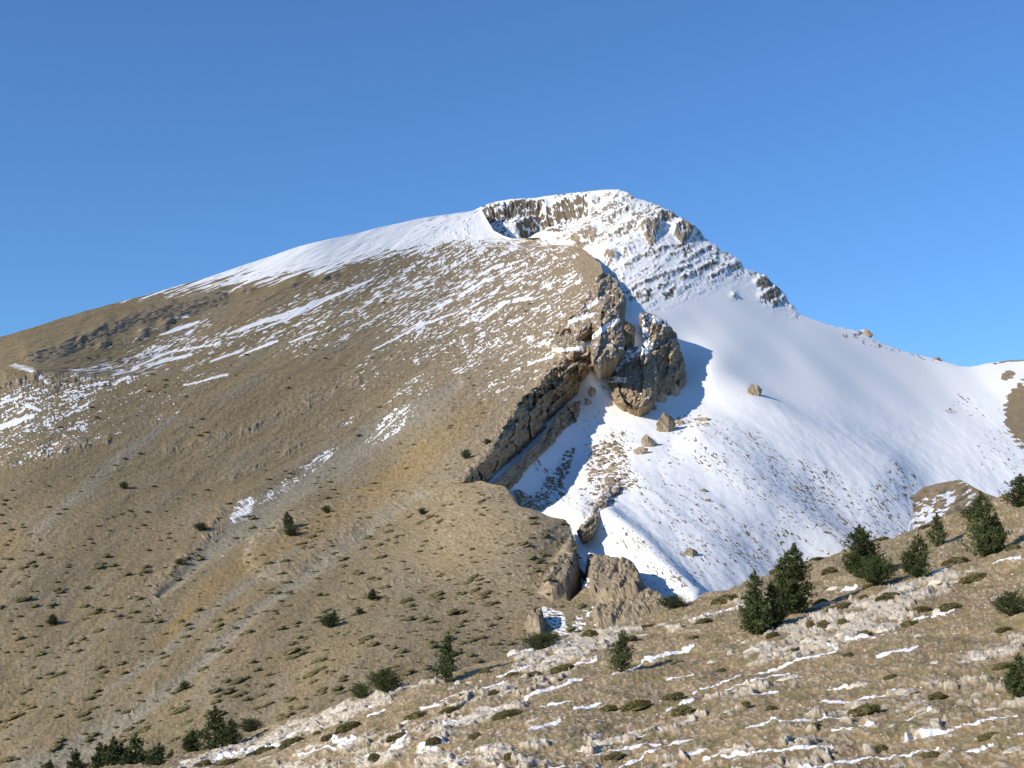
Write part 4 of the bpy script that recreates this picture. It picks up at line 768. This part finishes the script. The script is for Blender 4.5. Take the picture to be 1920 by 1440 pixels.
NSH = [(1640, 1395, 52, 18), (1525, 1362, 34, 14), (1620, 1330, 60, 18), (1447, 1333, 26, 14), (1398, 1300, 50, 18), (1280, 1336, 60, 20), (1262, 1308, 44, 16), (1192, 1325, 66, 20), (1140, 1328, 34, 14), (1060, 1372, 40, 14), (952, 1345, 56, 18), (925, 1305, 28, 12), (1000, 1262, 40, 14), (1055, 1255, 50, 16), (1090, 1228, 60, 14),
       (1105, 1190, 34, 16), (960, 1262, 30, 10), (910, 1262, 24, 10), (815, 1402, 30, 16), (730, 1358, 46, 18), (655, 1366, 56, 20), (780, 1340, 50, 14), (845, 1330, 40, 10), (890, 1378, 34, 14), (900, 1400, 30, 14), (550, 1395, 56, 18), (620, 1385, 34, 12), (490, 1408, 56, 16), (705, 1430, 30, 16), (600, 1435, 30, 14), (745, 1385, 50, 14), (595, 1378, 20, 10),
       (1575, 1140, 60, 18), (1665, 1127, 50, 16), (1725, 1140, 36, 14), (1543, 1172, 34, 18), (1580, 1167, 22, 16), (1520, 1173, 20, 14), (1700, 1165, 46, 14), (1670, 1188, 46, 12), (1780, 1138, 50, 22), (1620, 1192, 40, 12), (1538, 1125, 34, 14), (1825, 1083, 60, 14), (1360, 1125, 60, 20), (1320, 1165, 40, 12), (1555, 1075, 36, 16), (1620, 1125, 20, 10),
       (1450, 1195, 30, 12), (1790, 1052, 50, 16), (1880, 1180, 34, 10), (1755, 1307, 44, 14), (1740, 1408, 40, 14), (1400, 1328, 24, 12), (1480, 1118, 40, 10), (1210, 1172, 40, 10), (1180, 1200, 36, 10), (1670, 1270, 30, 10), (1855, 1385, 44, 14), (1350, 1398, 40, 14), (1690, 1440, 40, 14), (430, 1432, 44, 14), (380, 1436, 36, 12), (1350, 1250, 22, 10), (1630, 1103, 30, 10),
       (1900, 1030, 30, 12), (1880, 1250, 40, 12), (1150, 1418, 44, 12), (960, 1420, 40, 14), (1480, 1440, 44, 14), (1590, 1230, 24, 8), (1270, 1240, 24, 8), (1530, 1030, 30, 8), (1650, 1010, 40, 8), (1460, 1072, 36, 10), (1735, 985, 30, 8), (1300, 1198, 28, 8)]
for i, (x, y, wd, hg) in enumerate([q_ for k_, q_ in enumerate(NSH) if k_ % 5 != 4 or q_[1] < 1180]):
    p, n = SF(x, y + hg * 0.2); k = m_per_px(p)
    o = put('cushion_shrub', SH[i % 5], p, (wd * k / 2 * rnd.uniform(0.72, 1.0), wd * k / 2 * rnd.uniform(0.5, 0.8), hg * k * 0.66), rnd.uniform(-0.5, 0.5), (0.05, -0.26))
    LAB.append((o, x, y, 'wide' if wd > 45 else 'small' if wd < 30 else 'middling', 'olive cushion shrub', 'shrub', 'cushion shrubs on the near slope'))
# shrubs of the brown flank
spots = []
while len(spots) < 2300:
    x = rnd.uniform(-60, 1120); y = rnd.uniform(560, 1440)
    if x > np.interp(y, [r[0] for r in sorted(B_RIGHT)], [r[1] for r in sorted(B_RIGHT)]) - 14 or y > interp(F_TOP, x) + 10 or y < interp([(0, 660), (200, 600), (600, 490), (900, 470), (1120, 560)], x) + 60: continue
    d = 0.10 + 0.5 * ss(850, 1050, np.array(y)) + 0.45 * ss(500, 750, np.array(x)) * ss(860, 980, np.array(y)) + 0.25 * ss(500, 750, np.array(x)) * ss(650, 900, np.array(y))
    a, c = rot(np.array([x]), np.array([y]), 33); d = float(d) * (0.1 + 1.9 * float(uni(fbm(a / 55, c / 20, 831, 3))[0]) ** 2)
    if rnd.random() > d: continue
    wd = (3.5 + rnd.random() ** 2.6 * 15) * float(np.interp(y, [600, 900, 1050, 1400], [0.6, 0.8, 1.0, 1.25])); spots.append((wd, x, y))
for x, y, wd in [(118, 1245, 0), (620, 1330, 0)]: pass
spots += [(24, 760, 1125), (20, 820, 1120), (26, 790, 1165), (24, 765, 1168), (22, 860, 1145), (26, 815, 1062 + 50), (22, 905, 1105), (24, 845, 1150), (28, 560, 1230), (26, 600, 1250), (24, 585, 1275), (26, 690, 1208), (24, 700, 1225), (22, 810, 1220), (30, 545, 1225), (26, 440, 1280), (28, 425, 1300), (28, 335, 1325), (20, 980, 1018), (18, 1005, 1046), (18, 1005, 1062), (16, 1018, 1033)]
spots.sort(reverse=True)
items = []
for i, (wd, x, y) in enumerate(spots):
    p, n = SB(x, y); k = m_per_px(p); dz = wd * k
    s = (dz * 0.62, dz * 0.45, dz * 0.20)
    if i < 260:
        o = put('cushion_shrub', SHF[i % 4], p, s, rnd.uniform(-0.3, 0.3), (0.15, -0.42))
        LAB.append((o, x, y, 'broad' if wd > 17 else 'little', 'dark cushion shrub', 'shrub', 'cushion shrubs on the brown flank'))
    else: items.append((p, (s[0], s[1], s[2] * 1.1), rnd.uniform(-0.3, 0.3)))
V, F = scatter_mesh('undergrowth', items, shrub_mesh(240, 0, 0.1, 1), M_SHRUB)
cc = np.repeat(np.array([[0.115, 0.102, 0.052]]), len(V), 0)
tag(link('low_shrubs', mesh_from('low_shrubs', V, F, M_SHRUB, cc, None, True, 'leaf_colour')), 'tiny dark shrubs dotted over the whole brown flank', 'shrubs', None, 'stuff')

# ------------------------------------------------------------------ labels that say which rock or shrub
LM_NEAR = [(1418, 1150, 'the tall dense pine of the row'), (1490, 1090, 'the broad many topped pine'), (1620, 1050, 'the twin topped pine'), (1722, 1050, 'the open sparse pine'), (1757, 1000, 'the narrow skyline pine'), (1846, 1000, 'the large pine near the right end'),
           (1898, 1145, 'the bright green pine bush'), (1916, 1280, 'the thin pine low on the right'), (1166, 1230, 'the lone squat pine'), (835, 1240, 'the narrow upright pine'), (725, 1285, 'the rounded low pine'), (676, 1305, 'the small rim bush'), (1012, 1205, 'the bush beside the dark rock'),
           (1264, 1130, 'the spreading bush at the end of the snow'), (402, 1370, 'the tallest pine left of the rim'), (466, 1365, 'the flat bush at the rim'), (1625, 1172, 'the biggest pale slab'), (1252, 1232, 'the snow strip by the squat pine'), (1490, 1245, 'the long snow strip below the pine row'), (885, 1348, 'the long pale rock shelf')]
LM_FAR = [(538, 990, 'the pine pair on the rocky spur'), (620, 1168, 'the bush pine pair above the rim'), (700, 1112, 'the small pine below the spur'), (676, 1148, 'the tiny pine bush'), (96, 1164, 'the single far left pine'), (60, 1400, 'the grey scree at the bottom left'), (160, 1290, 'the tall scree streak'), (874, 850, 'the dark pine near the cliff'), (345, 1278, 'the little scree pine'), (378, 990, 'the pine by pale rocks'),
          (232, 915, 'the tiny left pine'), (612, 956, 'the bush on top of the spur'), (792, 960, 'the ridge line bush'), (338, 1055, 'the bush left of the spur foot'), (835, 1200, 'the narrow upright pine'), (402, 1340, 'the tallest pine left of the rim'), (292, 1130, 'the pale standing rocks'), (1010, 1175, 'the dark rock at the spur foot'),
          (455, 960, 'the snow tongue on the scree'), (730, 797, 'the upper snow patch in the scree'), (725, 1270, 'the rounded low pine on the rim'), (252, 1390, 'the bottom left pines'), (480, 1070, 'the pale rim of the spur'), (1080, 1060, 'the gully mouth')]
ORD = ['nearest', 'second nearest', 'third nearest', 'fourth nearest', 'fifth nearest', 'sixth nearest', 'seventh nearest', 'eighth nearest', 'ninth nearest', 'tenth nearest', 'eleventh nearest', 'twelfth nearest'] + ['farther out'] * 60
bins = {}
for o, x, y, size, noun, cat, grp in LAB:
    L = LM_FAR if 'flank' in grp else LM_NEAR
    d, lx, ly, nm = min((math.hypot(x - a, (y - b) * 1.5), a, b, n) for a, b, n in L)
    dx, dy = x - lx, (y - ly) * 1.5
    dr = ('right of' if dx > 0 else 'left of') if abs(dx) > abs(dy) else ('below' if dy > 0 else 'above')
    bins.setdefault((grp, size, dr, nm), []).append((d, len(bins), o, noun, cat))
for (grp, size, dr, nm), L in bins.items():
    L.sort(key=lambda t: t[0])
    for n, (d, _, o, noun, cat) in enumerate(L):
        tag(o, f"{size} {noun} {ORD[n] + ' ' if len(L) > 1 else ''}{dr} {nm}".replace('on the left of', 'left of'), cat, grp)
